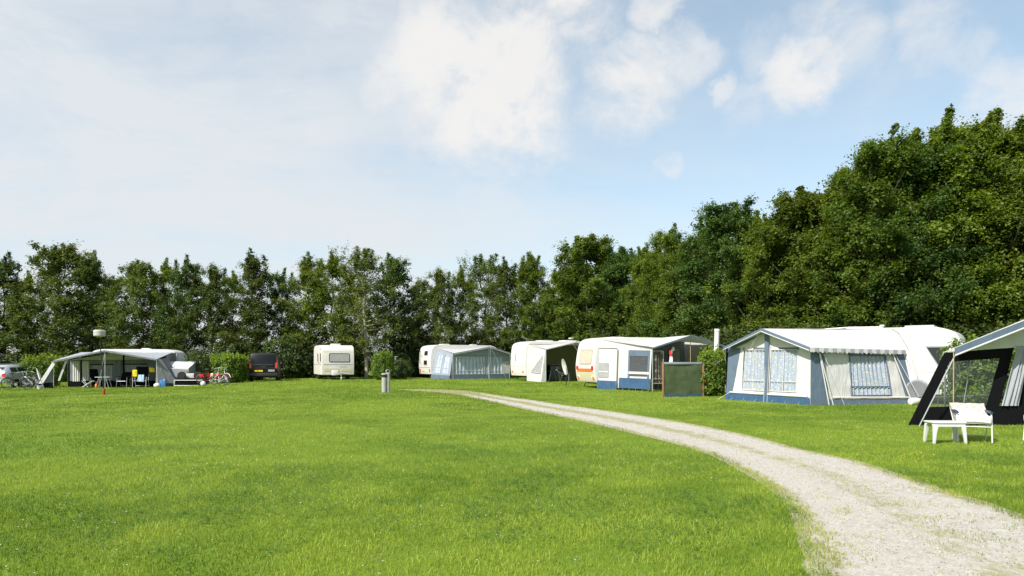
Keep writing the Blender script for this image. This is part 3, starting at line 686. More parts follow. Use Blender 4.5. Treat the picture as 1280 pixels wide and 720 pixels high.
bicycle('white bicycle with its front wheel turned to the black van', G(275, 481.5), -.5, 'whitemetal', 'canvas', lean=-.06)
g = G(254, 483); b = MB(); b.ball((0, 0, .15), .15, (1, 1, 1), 20); o = b.build('ball', M['cushion']); o.location = g; tag(o, 'white ball lying on the grass by the red bicycle', 'ball')

# ---------------------------------------------------------------- van and lone caravan
black_van(P(319, 48.6) + V((-.1, 2.4, 0)), PI / 2 + .26)
def lone_caravan():
    g = G(420, 474.5)
    rz = -PI / 2 + .40
    f = V((math.cos(rz), math.sin(rz), 0))
    c, s = caravan('cream caravan standing alone between the hedge trees with its front window to the field', P(420, g.y) - f * 2.1 + V((.15, 0, 0)), rz, 4.3, 2.30, 2.50, 'cream', nose=.16, tail=.12, rtop=.3)
    s.window(c, s.ff, .1, 1.58, 1.42, .58, .06, 'curtplain', 'blackplastic')
    s.plate(c, s.ff, 0, 1.10, 2.05, .035, 'midgrey', 'trim_strip'); s.plate(c, s.ff, 0, 2.02, 2.1, .03, 'beige', 'trim_strip')
    s.plate(c, s.ff, 0, .70, 1.95, .22, 'beige', 'lower_panel', .02, .010); s.plate(c, s.ff, .35, .93, .5, .02, 'midgrey', 'trim_strip')
    for x in (1.55, .2): s.window(c, s.sn, x, 1.6, .5, .62, .06, 'glass', 'cream'); 
    s.plate(c, s.sn, 0, 1.10, 3.9, .035, 'midgrey', 'trim_strip'); s.plate(c, s.sn, 1.5, 2.2, .5, .08, 'midgrey', 'vent_grille')
    dmb = MB(); rr(dmb, s.sn, .9, 1.25, .62, 1.65, .05, .012, .02); d = dmb.build('door', M['cream'], c); dmb = MB(); rr(dmb, s.sn, .68, 1.2, .07, .14, .02, .03, .03); dmb.build('handle', M['blackplastic'], d)
    s.hatch(c, .9, 0, .8, .12); s.under(c, .0)
    # white gas locker on the drawbar
    mb = MB(); mb.box((s.xf(.5) + .42, -.3, .50), (.5, .42, .36)); mb.build('gas_locker', M['white'], c, bevel=.05)
lone_caravan()

# ---------------------------------------------------------------- bollard (tap post)
def bollard():
    g = G(482.5, 490.5); t = thing('tap_post', 'grey twin water tap post standing alone on the lawn', 'tap post', g, .1)
    mb = MB(); mb.lathe((-.08, -.03, 0), [(.115, 0), (.115, .70)], 20); mb.build('post', M['concrete'], t)
    mb = MB(); mb.lathe((-.08, -.03, .70), [(.118, 0), (.118, .13)], 20); mb.build('black_band', M['dark'], t)
    mb = MB(); mb.lathe((-.08, -.03, .83), [(.125, 0), (.125, .04), (.10, .06), (.02, .065)], 20); mb.build('cap', M['concrete'], t)
    mb = MB(); mb.lathe((.09, .05, 0), [(.10, 0), (.10, .90), (.085, .92), (.02, .925)], 20); mb.build('column', M['concrete'], t)
    mb = MB(); mb.tube([(-.0, .0, .9), (.01, .0, 1.02), (.08, .02, 1.07), (.15, .04, 1.03), (.17, .05, .9)], .02); mb.build('tap', M['steel'], t)
bollard()

# ---------------------------------------------------------------- E: closed awning, centre
def pitch_e():
    K = G(566, 474); f = (.85, .53); rz = ang(*f); w, d = 4.9, 2.6; ze, zp, zr = 1.92, 2.44, 2.35
    t = thing('awning', 'closed grey awning with lace curtained windows, furthest back in the middle', 'awning', K, rz)
    gable_roof(t, w, ze, zp, ze, ((0, d), (w, d)), zr, ov=.30, trim='midgrey', th=.12, px=.62)
    Q = [V((0, -.05, 0)), V((w, -.05, 0)), V((w, 0, ze - .06)), V((0, 0, ze - .06))]
    wins = [(.06, .55, .20, .90), (.61, .86, .20, .90)]
    cloth(t, 'front_wall', 'slatewall', Q, holes=wins, n=(14, 6))
    for wn in wins: window_in(t, Q, wn, 'curtgrey', 'pvc', (.33, .66) if wn[0] < .3 else (.5,), .2, (.035, .3), band='greycloth')
    cloth(t, 'front_flap', 'canvas', Q, rect=(.87, .99, .2, .7), off=.03, n=(4, 4))
    cloth(t, 'skirt', 'bluegrey', Q, rect=(0, 1, 0, .17), off=.03, n=(14, 2))
    lower_gable(t, w, ze - .06, zp, ze - .06, 'slatewall', .0, px=.62)
    S = [V((-.55, d, 0)), V((-.30, -.05, 0)), V((0, 0, ze)), V((0, d, zr))]
    wins = [(.14, .44, .2, .86), (.56, .88, .2, .86)]
    cloth(t, 'side_wall', 'slatewall', S, holes=wins, n=(8, 6))
    for wn in wins: window_in(t, S, wn, 'curtgrey', 'pvc', (.5,), .3, (.03, .2))
    cloth(t, 'skirt', 'bluegrey', S, rect=(0, 1, 0, .14), off=.03, n=(8, 2))
    cloth(t, 'side_wall', 'midgrey', [(w, 0, 0), (w, d, 0), (w, d, zr), (w, 0, ze)])
    poles(t, [[(w * .62, -.08, 0), (w * .62, -.06, zp - .05)], [(-.02, -.08, 0), (-.02, -.04, ze)], [(w, -.08, 0), (w, -.04, ze)]], .03)
    poles(t, [[(-.02, -.05, ze), (-.45, -.6, 0)], [(-.02, d * .5, ze + .1), (-.8, d * .5, 0)], [(w * .62, -.3, zp), (w * .5, -1.2, 0)], [(w * .62, -.3, zp), (w * .8, -1.2, 0)]], .008, 'alu', 'guy_rope')
    R = Matrix.Rotation(rz, 4, 'Z'); R.translation = K
    L = 6.2
    c, s = caravan('white caravan with two small end windows, behind the closed grey awning', R @ V((L / 2 - .55, d + 1.1, 0)), rz, L, 2.15, 2.60)
    for z in (1.95, 1.22): s.window(c, s.fr, .15, z, .62, .36, .04, 'glass', 'beige')
    for a in (-.85, .85): s.plate(c, s.fr, a, .62, .14, .22, 'red', 'tail_light', .02, .02)
    s.plate(c, s.fr, -.35, .55, .5, .11, 'plate', 'number_plate'); s.plate(c, s.fr, 0, .85, 2.0, .04, 'midgrey', 'trim_strip')
    s.hatch(c, -1.4, 0, .7); s.hatch(c, 1.3, .2, .5); s.under(c)
pitch_e()

# ---------------------------------------------------------------- F: white awning with open front
def pitch_f():
    K = G(682, 477.5); f = (.9, .43); rz = ang(*f); w, d = 4.4, 2.6; ze, zp, zr = 2.12, 2.62, 2.50
    t = thing('awning', 'plain white awning with an open dark front, behind the white satellite dish', 'awning', K, rz)
    gable_roof(t, w, ze, zp, ze, ((0, d), (w, d)), zr, ov=.2, trim='pvc', th=.05)
    S = [V((-.05, d, 0)), V((-.35, 0, 0)), V((0, 0, ze)), V((0, d, zr))]
    cloth(t, 'side_wall', 'pvc', S, n=(8, 8))
    Q = [V((-.34, -.02, 0)), V((.04, -.02, 0)), V((.06, -.02, ze - .03)), V((0, -.02, ze - .03))]
    # triangular vinyl window in the flared corner
    mb = MB(); a, b, c = bil(S, .30, .26), bil(S, .90, .26), bil(S, .93, .80); n = qn(S) * .02
    mb.add([a + n, b + n, c + n, a + n * 1.6, b + n * 1.6, c + n * 1.6], [(0, 2, 1), (3, 4, 5), (0, 1, 4, 3), (1, 2, 5, 4), (2, 0, 3, 5)]); o = mb.build('triangular_window', M['curtplain'], t)
    mb = MB(); 
    for p, q in ((a, b), (b, c), (c, a)): mb.bar(p + n * 1.8, q + n * 1.8, .018)
    mb.build('glazing_bar', M['canvas'], o)
    cloth(t, 'front_flap', 'canvas', Q, n=(3, 8))
    cloth(t, 'inner_wall', 'olive', [(0.1, d - .08, 0), (w, d - .08, 0), (w, d - .08, zr), (0.1, d - .08, zr)], wr=.02)  # added olive sheet: the caravan side's shade tint is in its colour
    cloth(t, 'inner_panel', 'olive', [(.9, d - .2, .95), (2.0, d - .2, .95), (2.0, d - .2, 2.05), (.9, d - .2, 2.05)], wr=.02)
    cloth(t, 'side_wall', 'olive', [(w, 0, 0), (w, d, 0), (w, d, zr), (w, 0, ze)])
    poles(t, [[(0, -.04, 0), (0, -.04, ze)], [(w, -.04, 0), (w, -.04, ze)]], .025)
    poles(t, [[(w * .42, -.2, zp - .04), (w * .72, -1.2, 0)], [(-.02, -.05, ze - .1), (-.7, -.9, 0)]], .008, 'alu', 'guy_rope')
    R = Matrix.Rotation(rz, 4, 'Z'); R.translation = K
    def W(x, y): return R @ V((x, y, 0))
    c, s = caravan('white caravan with a plain windowless rear end, left of the open white awning', R @ V((2.6, d + 1.15, 0)), rz, 5.6, 2.25, 2.72)
    s.plate(c, s.fr, 0, 1.95, 2.0, .03, 'canvas', 'trim_strip'); s.plate(c, s.fr, 0, 1.02, 2.1, .03, 'canvas', 'trim_strip')
    s.plate(c, s.fr, -.35, 1.6, .10, .52, 'midgrey', 'grab_handle', .03, .03)
    for a in (-.85, .8): s.plate(c, s.fr, a, .62, .22, .13, 'orange', 'tail_light', .02, .02)
    s.hatch(c, -.6, .2, 1.0, .10); s.hatch(c, 1.3, 0, 1.2, .12)
    mb = MB(); mb.lathe((1.6, .1, 2.80), [(.08, 0), (.08, .14), (.26, .15), (.26, .22), (.05, .24)], 16); mb.build('roof_vent', M['cream'], c)
    s.window(c, s.sn, -1.6, 1.5, .9, .55, .08, 'glass'); s.window(c, s.sn, 1.2, 1.5, .9, .55, .08, 'glass')
    s.under(c)
    mb = MB(); mb.bar((-2.55, -.9, .32), (-2.75, -.95, .02), .03); mb.build('steady_prop', M['dark'], c)
    camp_table('dark folding table inside the open white awning', W(1.0, .9), rz, 1.0, .7, .72, 'dark', 'alu')
    camp_chair('folding chair with a dark seat beside the table in the open white awning', W(1.75, .55), rz + .9, 'blackcloth', 'alu', sh=.42, bh=.5)
    ck = thing('camping_cupboard', 'black cloth cupboard at the back of the open white awning', 'cupboard', W(1.7, d - .55), rz)
    mb = MB(); mb.box((0, 0, .55), (.8, .5, 1.06)); mb.build('cabinet', M['blackcloth'], ck, bevel=.02); mb = MB(); mb.box((0, 0, 1.1), (.84, .54, .03)); mb.build('top', M['steel'], ck)
    for sx in (-.2, .2): mb = MB(); mb.box((sx, -.26, .55), (.37, .02, .96)); d_ = mb.build('door', M['greycloth'], ck)
pitch_f()
sat_dish('white satellite dish on a short black pole in front of the open white awning', G(707.5, 482.0), -1.36, .42, 1.05, 'dark')

# ---------------------------------------------------------------- H: white and blue awning with orange striped caravan
def pitch_h():
    K = V((6.67, 34.3, 0)); K.z = float(zg(K.x, K.y)); f = (.93, .36); rz = ang(*f); w, d = 4.2, 3.4; ze, zp, zr = 2.10, 2.72, 2.58
    bl = (-1.06, 3.4)
    t = thing('awning', 'white awning with a blue skirt and an open front, behind the green windbreak', 'awning', K, rz)
    gable_roof(t, w, ze, zp, ze + .05, (bl, (w - .2, d)), zr, ov=.25, trim='bluegrey', th=.07)
    S = [V((bl[0] - .05, bl[1], 0)), V((-.12, 0, 0)), V((0, 0, ze)), V((bl[0], bl[1], zr - .06))]
    S[3].z = ze + .12
    win = [(.60, .96, .33, .92)]
    cloth(t, 'side_wall', 'pvc', S, holes=win + [(.0, 1, 0, .05)], n=(12, 10))
    # slope between side wall top and roof
    mb = MB(); panel(mb, [S[3], S[2], S[2], V((bl[0], bl[1], zr))], n=(8, 3), wr=.005); mb.build('wall_top', M['pvc'], t, solid=.01)
    w_ = cloth(t, 'window', 'clear', S, rect=win[0], off=.0, n=(6, 6), wr=.01, solid=.006)
    q = MB()
    def pt(u, v): return bil([V(a) for a in S], u, v) + qn(S) * .015
    panel(q, S, rect=(.585, .975, .80, .93), off=.012, n=(5, 1), wr=.004); panel(q, S, rect=(.585, .62, .25, .80), off=.012, n=(1, 5), wr=.004); panel(q, S, rect=(.94, .975, .25, .80), off=.012, n=(1, 5), wr=.004)
    q.build('window_border', M['bluegrey'], w_, solid=.008)
    q = MB(); panel(q, S, rect=(.60, .97, .385, .44), off=.014, n=(5, 1), wr=.003); q.build('glazing_bar', M['pvc'], w_, solid=.008)
    dr = cloth(t, 'door_panel', 'pvc', S, rect=(.04, .40, .04, .96), off=.08, n=(6, 8))
    q = MB(); panel(q, S, rect=(.05, .24, .28, .62), off=.10, n=(6, 6), wr=.006); q.build('window', M['curtplain'], dr, solid=.008)
    q = MB(); panel(q, S, rect=(.05, .24, .40, .43), off=.112, n=(6, 1), wr=.003); q.build('glazing_bar', M['pvc'], dr, solid=.006)
    q = MB()
    for uu in (.04, .40): q.bar(bil([V(a) for a in S], uu, 0) + qn(S) * .11, bil([V(a) for a in S], uu, .97) + qn(S) * .11, .016)
    q.bar(bil([V(a) for a in S], .04, .965) + qn(S) * .11, bil([V(a) for a in S], .40, .965) + qn(S) * .11, .016); q.build('door_frame', M['alu'], dr)
    cloth(t, 'skirt', 'blueskirt', S, rect=(.02, .41, .0, .21), off=.12, n=(8, 3), wr=.03)
    cloth(t, 'skirt', 'blueskirt', S, rect=(.43, 1, .055, .29), off=.04, n=(8, 3), wr=.03)
    for uu in (.5, .62, .74, .86, .97): poles(t, [[bil([V(a) for a in S], uu, 0), bil([V(a) for a in S], uu, .07)]], .012, 'alu', 'peg')
    # narrow front return with patterned curtain
    Q = [V((0, -.03, .28)), V((.62, -.03, .28)), V((.62, -.03, 1.98)), V((0, -.03, 1.98))]
    window_in(t, Q, (.03, .97, .06, .97), 'curtbrown', 'alu', (), .14, (.02, .18))
    cloth(t, 'side_wall', 'canvas', [(w, 0, 0), (w, d, 0), (w, d, zr), (w, 0, ze)])
    lining = [(bl[0] + .15, d - .12, .1), (w - .1, d - .12, .1), (w - .1, d - .12, zr - .1), (bl[0] + .15, d - .12, zr - .1)]
    cloth(t, 'back_lining', 'greycloth', lining, holes=[(.33, .55, .5, .85)], wr=.02); window_in(t, lining, (.33, .55, .5, .85), 'curtbrown', 'greycloth', (.5,), None)
    cloth(t, 'curtain', 'midgrey', [(3.0, d - .5, .05), (3.5, d - .5, .05), (3.5, d - .5, 2.1), (3.0, d - .5, 2.1)], pleat=(.04, .15), n=(24, 4))
    poles(t, [[(0, -.05, 0), (0, -.05, ze)], [(w, -.05, 0), (w, -.05, ze)]], .022)
    poles(t, [[(w / 2, -.1, 0), (w / 2, -.1, zp - .03)]], .014, 'tan')
    poles(t, [[(w / 2, -.05, zp - .1), (w / 2, d, zr - .05)]], .018, 'alu', 'ridge_pole')
    R = Matrix.Rotation(rz, 4, 'Z'); R.translation = K
    def W(x, y, z=0): return R @ V((x, y, z))
    L = 5.4
    c, s = caravan('white caravan with an orange brown rear stripe, joined to the white and blue awning', W(bl[0] + L / 2 - .22, d + 1.12), rz, L, 2.2, 2.70, nose=.3, tail=.26)
    s.window(c, s.fr, .05, 1.68, 1.35, .72, .12, 'curtbeige', 'tan')
    s.plate(c, s.fr, 0, .66, 2.04, .52, 'beige', 'lower_panel', .04, .008)
    st = s.plate(c, s.fr, 0, .98, 1.75, .17, 'brown', 'stripe', .01, .014)
    for i in range(9):
        q = MB(); a = -.78 + i * .195
        q.add([s.fr(a - .09, 1.05, .02), s.fr(a, 1.05, .02), s.fr(a + .03, .93, .02), s.fr(a - .06, .93, .02), s.fr(a - .09, 1.05, .0), s.fr(a, 1.05, .0), s.fr(a + .03, .93, .0), s.fr(a - .06, .93, .0)], [(0, 1, 2, 3), (4, 5, 1, 0), (5, 6, 2, 1), (6, 7, 3, 2), (7, 4, 0, 3)]); q.build('stripe_mark', M['orange'], st)
    for a in (-.86, .86):
        s.plate(c, s.fr, a, 1.10, .22, .20, 'red', 'tail_light', .03, .03, .04); s.plate(c, s.fr, a, .56, .16, .16, 'orange', 'reflector', .04, .03, .03)
    s.hatch(c, -.8, 0, .7, .06); s.under(c)
    b = MB(); b.box((0, 0, .06), (.2, .2, .12)); 
    # things in the awning
    camp_chair('dark camping chair standing in the open front of the white and blue awning', W(1.1, 1.3), rz - .5, 'blackcloth', 'alu')
    camp_table('dark camping table deep inside the white and blue awning', W(2.4, 2.2), rz, 1.1, .7, .72, 'steel')
    fl = thing('flag', 'small furled red, white and blue flag above the green windbreak', 'flag', W(.78, -.5, 0))
    q = MB(); q.bar((0, 0, 0), (0, 0, 2.0), .012); q.build('pole', M['whitemetal'], fl)
    for m, z0, z1, r0, r1, nm in (('flagred', 1.96, 1.66, .045, .075, 'red_stripe'), ('flagwhite', 1.66, 1.25, .075, .10, 'white_stripe'), ('flagblue', 1.25, 1.14, .10, .06, 'blue_stripe')):
        q = MB(); prof = [(r0 + (r1 - r0) * k / 5, z0 + (z1 - z0) * k / 5) for k in range(6)]; q.lathe((-.05, 0, 0), prof, 14)
        q.v = [(x + .02 * math.sin(z * 9), y * .6 + .015 * math.sin(z * 7 + x * 40), z) for x, y, z in q.v]; q.build(nm, M[m], fl)
    ln = thing('lantern', 'small pale lantern hanging from the roof edge of the white and blue awning', 'lantern', W(1.25, .1, 1.92))
    q = MB(); q.lathe((0, 0, 0), [(.02, .22), (.07, .18), (.075, .04), (.04, 0)], 14); q.build('shade', M['cream'], ln); q = MB(); q.bar((0, 0, .2), (0, 0, .5), .006); q.build('cord', M['dark'], ln)
pitch_h()
def windbreak():
    a, b = G(829, 496.5), G(879, 495.5); t = thing('windbreak', 'green screen windbreak with a blue foot and orange brown wooden posts', 'windbreak', a, ang(b.x - a.x, b.y - a.y))
    L = (b - a).length; H = 1.44
    Q = [V((.06, 0, .10)), V((L - .06, 0, .10)), V((L - .06, 0, H - .08)), V((.06, 0, H - .08))]
    cloth(t, 'screen', 'netgreen', Q, wr=.03, n=(16, 12)); cloth(t, 'foot_strip', 'blueskirt', [(.06, -.01, .02), (L - .06, -.01, .02), (L - .06, -.01, .11), (.06, -.01, .11)], n=(10, 1))
    q = MB(); q.box((L / 2, 0, H - .04), (L - .06, .05, .09)); q.build('top_rail', M['midgrey'], t, bevel=.01)
    for x in (0, L): q = MB(); q.box((x, 0, H / 2), (.065, .05, H)); q.build('post', M['wood'], t, bevel=.008)
    q = MB(); q.bar((L + .02, -.04, .62), (L + .02, -.04, .72), .04); q.build('red_marker', M['redpaint'], t)
windbreak()
def flue():
    g = P(895.5, 32.0); t = thing('white_pipe', 'upright white plastic pipe rising behind the laurel hedge', 'pipe', g)
    q = MB(); q.tube([(-.10, 0, 0), (0, 0, 1.9), (.03, 0, 2.88)], .11, 18); q.build('tube', M['white'], t)
    q = MB(); q.lathe((.03, 0, 2.80), [(.125, 0), (.125, .10), (.10, .10)], 18); q.build('collar', M['white'], t)
flue()

# ---------------------------------------------------------------- I: big white and slate awning on the right
def pitch_i():
    C0, L0, R0 = V((10.27, 24.7, 0)), V((8.43, 28.1, 0)), V((14.05, 25.57, 0))
    root = C0.copy(); root.z = float(zg(C0.x, C0.y))
    t = thing('awning', 'large white awning with slate blue trim and flowered curtains on the right', 'awning', root)
    def l(p, z): return V((p.x - C0.x, p.y - C0.y, z))
    out = V((-.876, -.482, 0))               # outward of the gable front
    Le, Ce = l(L0, 2.04) + out * -.05, l(C0, 2.0) + out * -.05
    Lb, Cb = l(L0, 0) + out * .10, l(C0, 0) + out * .06
    mid = l((L0 + C0) / 2, 0)
    Pk = mid + V((0, 0, 2.70)); me_ = (Le + Ce) / 2
    N0 = V((14.95, 24.9, 0)); ld = V((-.8, .6, 0))
    RB, RE, FB = l(N0 + ld * 1.62, 2.66), l(N0 + ld * 1.30, 1.93), l(N0 + ld * 5.3, 2.62)
    Rb = l(R0, 0) + V((.1, -.15, 0))
    ov = out * .28
    mb = MB(); panel(mb, [Ce + ov + V((.05, -.14, -.03)), RE + V((.05, -.14, -.03)), RB, Pk + ov], n=(12, 8), sag=.03, wr=.015); panel(mb, [Le + ov, Pk + ov, RB, FB], n=(8, 10), wr=.01)
    # note: slopes share the ridge Pk-RB
    mb.build('roof', M['roofcloth'], t, solid=.012, smooth=50)
    v = V((0, 0, -.10)); mb = MB(); o2 = out * .02
    for a, b in ((Le + ov, Pk + ov), (Pk + ov, Ce + ov + V((.05, -.14, -.03)))): panel(mb, [a + v + o2, b + v + o2, b + o2 + V((0, 0, .015)), a + o2 + V((0, 0, .015))], n=(8, 1), wr=.004)
    mb.build('valance', M['bluegrey'], t, solid=.015)
    mb = MB()
    for a, b in ((Le + ov, Pk + ov), (Pk + ov, Ce + ov + V((.05, -.14, -.03)))): mb.bar(a + v + o2 * 2, b + v + o2 * 2, .016)
    mb.build('piping', M['pvc'], t)
    # scalloped white and slate trim along the eave
    mb = MB(); a, b = Ce + ov + V((.05, -.16, -.03)), RE + V((.05, -.16, -.03)); n = 44
    for i in range(n):
        for j, (p0, p1) in enumerate(((i / n, (i + 1) / n),)):
            A, B = a.lerp(b, p0), a.lerp(b, p1); h0 = .13 + .02 * math.sin(i * PI * .9)
            mb.add([A, B, B - V((0, 0, h0)), (A + B) / 2 - V((0, 0, h0 + .03)), A - V((0, 0, h0))], [(0, 4, 3, 2, 1)], (i // 2) % 2)
    mb.build('scalloped_trim', [M['pvc'], M['midgrey']], t, solid=.01)
    # gable front
    Q = [Lb, Cb, Ce, Le]
    wins = [(.20, .480, .21, .95), (.540, .85, .21, .95)]
    cloth(t, 'front_wall', 'pvc', Q, holes=wins, n=(22, 14), wr=.03)
    for wn in wins: window_in(t, Q, wn, 'curtblue', 'pvc', (.5,), .24, (.03, .16), off=-.02, fr=.016, band='bluegrey')
    mb = MB(); panel(mb, [Le, me_, Pk, Le], n=(5, 4), wr=.004); panel(mb, [me_, Ce, Ce, Pk], n=(5, 4), wr=.004); mb.build('gable', M['pvc'], t, solid=.01)
    cloth(t, 'edge_strip', 'bluegrey', [Lb + out * .02, Lb.lerp(Cb, .07) + out * .02, Le.lerp(Ce, .16) + out * .02 + V((0, 0, -.02)), Le + out * .02], n=(2, 8), wr=.006)
    cloth(t, 'centre_strip', 'bluegrey', [bil(Q, .488, .0) + out * .02, bil(Q, .532, .0) + out * .02, Pk + (Ce - Le).normalized() * .10 + V((0, 0, -.1)) + out * .02, Pk - (Ce - Le).normalized() * .10 + V((0, 0, -.1)) + out * .02], n=(2, 10), wr=.004)
    cloth(t, 'gable_trim', 'bluegrey', [Le.lerp(Ce, .0) + out * .015 + V((0, 0, -.12)), me_ + out * .015 + V((0, 0, .50)), Pk + out * .015, Le + out * .015], n=(5, 1), wr=.003) 
    cloth(t, 'gable_trim', 'bluegrey', [me_ + out * .015 + V((0, 0, .50)), Ce + out * .015 + V((0, 0, -.12)), Ce + out * .015, Pk + out * .015], n=(5, 1), wr=.003)
    cloth(t, 'skirt', 'blueskirt', Q, rect=(0, 1, 0, .125), off=.05, n=(14, 2), wr=.02)
    poles(t, [[bil(Q, .06, .155) + out * .06, bil(Q, .487, .15) + out * .06], [bil(Q, .535, .15) + out * .06, bil(Q, .98, .145) + out * .06]], .032, 'pvc', 'mud_rail')
    poles(t, [[bil(Q, .49, 0) + out * .05, bil(Q, .49, 1)  + out * .05], [bil(Q, .53, 0) + out * .05, bil(Q, .53, 1) + out * .05]], .014, 'alu')
    # right hand wall
    so = V((.19, -.98, 0))
    S = [Cb, Rb, RE + so * -.02, Ce]
    cloth(t, 'corner_strip', 'bluegrey', [bil(S, 0, 0) + so * .02, bil(S, .17, 0) + so * .05, bil(S, .12, 1) + so * .02, bil(S, -.02, 1) + so * .02], n=(3, 8), wr=.01)
    win = (.40, .80, .16, .88)
    cloth(t, 'side_wall', 'canvas', S, holes=[win], n=(20, 14), wr=.035)
    window_in(t, S, win, 'curtblue', 'bluegrey', (), .22, (.03, .18), off=-.02, fr=.024, band='bluegrey')
    cloth(t, 'edge_strip', 'bluegrey', [bil(S, .95, 0) + so * .02, bil(S, 1.02, 0) + so * .02, bil(S, 1.01, 1) + so * .02, bil(S, .88, 1) + so * .02], n=(2, 8), wr=.006)
    cloth(t, 'skirt', 'bluegrey', S, rect=(.0, 1.0, 0, .10), off=.06, n=(10, 2), wr=.02)
    poles(t, [[bil(S, .2, .13) + so * .07, bil(S, .96, .12) + so * .07]], .034, 'pvc', 'mud_rail')
    poles(t, [[bil(S, .16, 0) + so * .12, bil(S, .06, .97) + so * .05], [bil(S, .20, 0) + so * .12, bil(S, .06, .97) + so * .05], [bil(S, .97, 0) + so * .15, bil(S, .87, .97) + so * .05]], .022, 'pvc')
    poles(t, [[bil(S, .27, 0.02) + so * .3, bil(S, .09, .97) + so * .06], [Pk + ov, bil(Q, .30, .97) + out * .1], [bil(Q, .0, .0) + out * .5, bil(Q, .07, .16) + out * .1], [bil(S, 1.0, 0) + so * .5, bil(S, .9, .97)]], .008, 'pvc', 'guy_rope')
    poles(t, [[bil(Q, u, .05) + out * .06, bil(Q, u, 0) + out * .16] for u in (.1, .25, .4, .6, .75, .9)] + [[bil(S, u, .05) + so * .07, bil(S, u, 0) + so * .17] for u in (.3, .45, .6, .75, .9)], .010, 'steel', 'peg')
    # arched rail on the caravan
    mb = MB(); mb.tube([RB + V((.0, -.03, .03)), RB.lerp(RE, .35) + V((.10, -.08, .12)), RE + V((.18, -.16, 0)), l(R0, 1.0) + V((.20, -.22, 0)), l(R0, .1) + V((.24, -.22, 0))], .03); mb.build('arched_rail', M['pvc'], t)
    cloth(t, 'wall_top', 'canvas', [RE + V((0, -.05, 0)), l(R0, 1.0) + V((.15, -.14, 0)), RB.lerp(RE, .3) + V((.07, -.06, .08)), RB + V((0, -.02, 0))], n=(3, 4), wr=.003)
    # caravan
    e = V((.6, .8, 0)); L = 6.4; W_ = 2.2
    fwd = -ld; cn = N0 - fwd * (L / 2 - .75) + e * (W_ / 2 + .02) 
    rz = math.atan2(fwd.y, fwd.x); cn.z = float(zg(cn.x, cn.y))
    c, s = caravan('big white caravan behind the flowered curtain awning, with a wedge shaped side window', cn, rz, L, W_, 2.70, nose=.42, tail=.2)
    # wedge window on the awning side near the nose
    xw = L / 2 - 1.02
    def wedge(mb, g, off, dep):
        P_ = [(xw - .26 - g, 1.98 + g), (xw + .30 + g * .6, 1.98 + g), (xw + .36 + g, 1.82), (xw + .26 + g * .7, 1.36 - g), (xw + .10 - g * .4, 1.36 - g)]
        k = len(P_); mb.add([s.sn(a, b, off) for a, b in P_] + [s.sn(a, b, off - dep) for a, b in P_], [tuple(range(k))] + [(i, k + i, k + (i + 1) % k, (i + 1) % k) for i in range(k)])
    q = MB(); wedge(q, .05, .012, .02); wf = q.build('window', M['midgrey'], c, smooth=0); q = MB(); wedge(q, 0, .02, .03); q.build('pane', M['glass'], wf, smooth=0)
    s.window(c, s.ff, 0, 1.75, 1.5, .55, .1, 'glass')
    s.plate(c, s.sn, L / 2 - .9, 2.32, 1.3, .02, 'canvas', 'trim_strip', .005, .008); s.plate(c, s.sn, L / 2 - .9, 1.12, 1.4, .02, 'canvas', 'trim_strip', .005, .008)
    s.hatch(c, 1.55, .3, .95, .12, 'lampgrey'); s.hatch(c, -.6, .1, .6, .10)
    q = MB(); q.lathe((.35, -.2, 2.68), [(.05, 0), (.05, .12), (.09, .13), (.09, .17), (.02, .18)], 12); q.build('roof_vent', M['cream'], c)
    q = MB(); q.tube([(-1.8, .4, 2.78), (-.9, .4, 2.82), (.2, .4, 2.80)], .02); q.bar((-1.8, .4, 2.68), (-1.8, .4, 2.79), .02); q.bar((.2, .4, 2.68), (.2, .4, 2.80), .02); q.build('roof_rail', M['white'], c)
    s.under(c, -.2)
    # grey wheel arch cover, ground anchored against the caravan side
    wc = thing('wheel_cover', 'rounded grey wheel cover standing against the big white caravan', 'wheel cover', cn, rz)
    q = MB(); pr = [(-.40, 0.05)] + [(.40 * math.cos(a), .45 + .42 * math.sin(a)) for a in np.linspace(PI, 0, 12)] + [(.40, .05)]
    q.prism([(a + L / 2 - 1.55, b) for a, b in pr], -W_ / 2 - .16, -W_ / 2 - .06); q.build('cover', M['midgrey'], wc, bevel=.02)
    q = MB(); q.prism([(a * .9 + L / 2 - 1.55, b * .9 + .02) for a, b in pr], -W_ / 2 - .175, -W_ / 2 - .163); q.build('inner_panel', M['greycloth'], wc)
    bx = P(1143, 24.55); o = thing('water_tank', 'low white water roller with a red cap at the corner of the flowered awning', 'water tank', bx, .3)
    q = MB(); q.lathe((-.28, 0, .135), [(.04, .08), (.11, .10), (.13, .13), (.13, .43), (.11, .46), (.04, .48)], 22, 'x'); q.build('drum', M['cushion'], o); q = MB(); q.lathe((.20, 0, .135), [(.05, 0), (.05, .05), (.04, .06)], 14, 'x'); q.build('cap', M['redpaint'], o)
    q = MB(); q.torus((.25, 0, .135), .10, .012, 'x', 20, 6); q.build('handle', M['whitemetal'], o)
pitch_i()

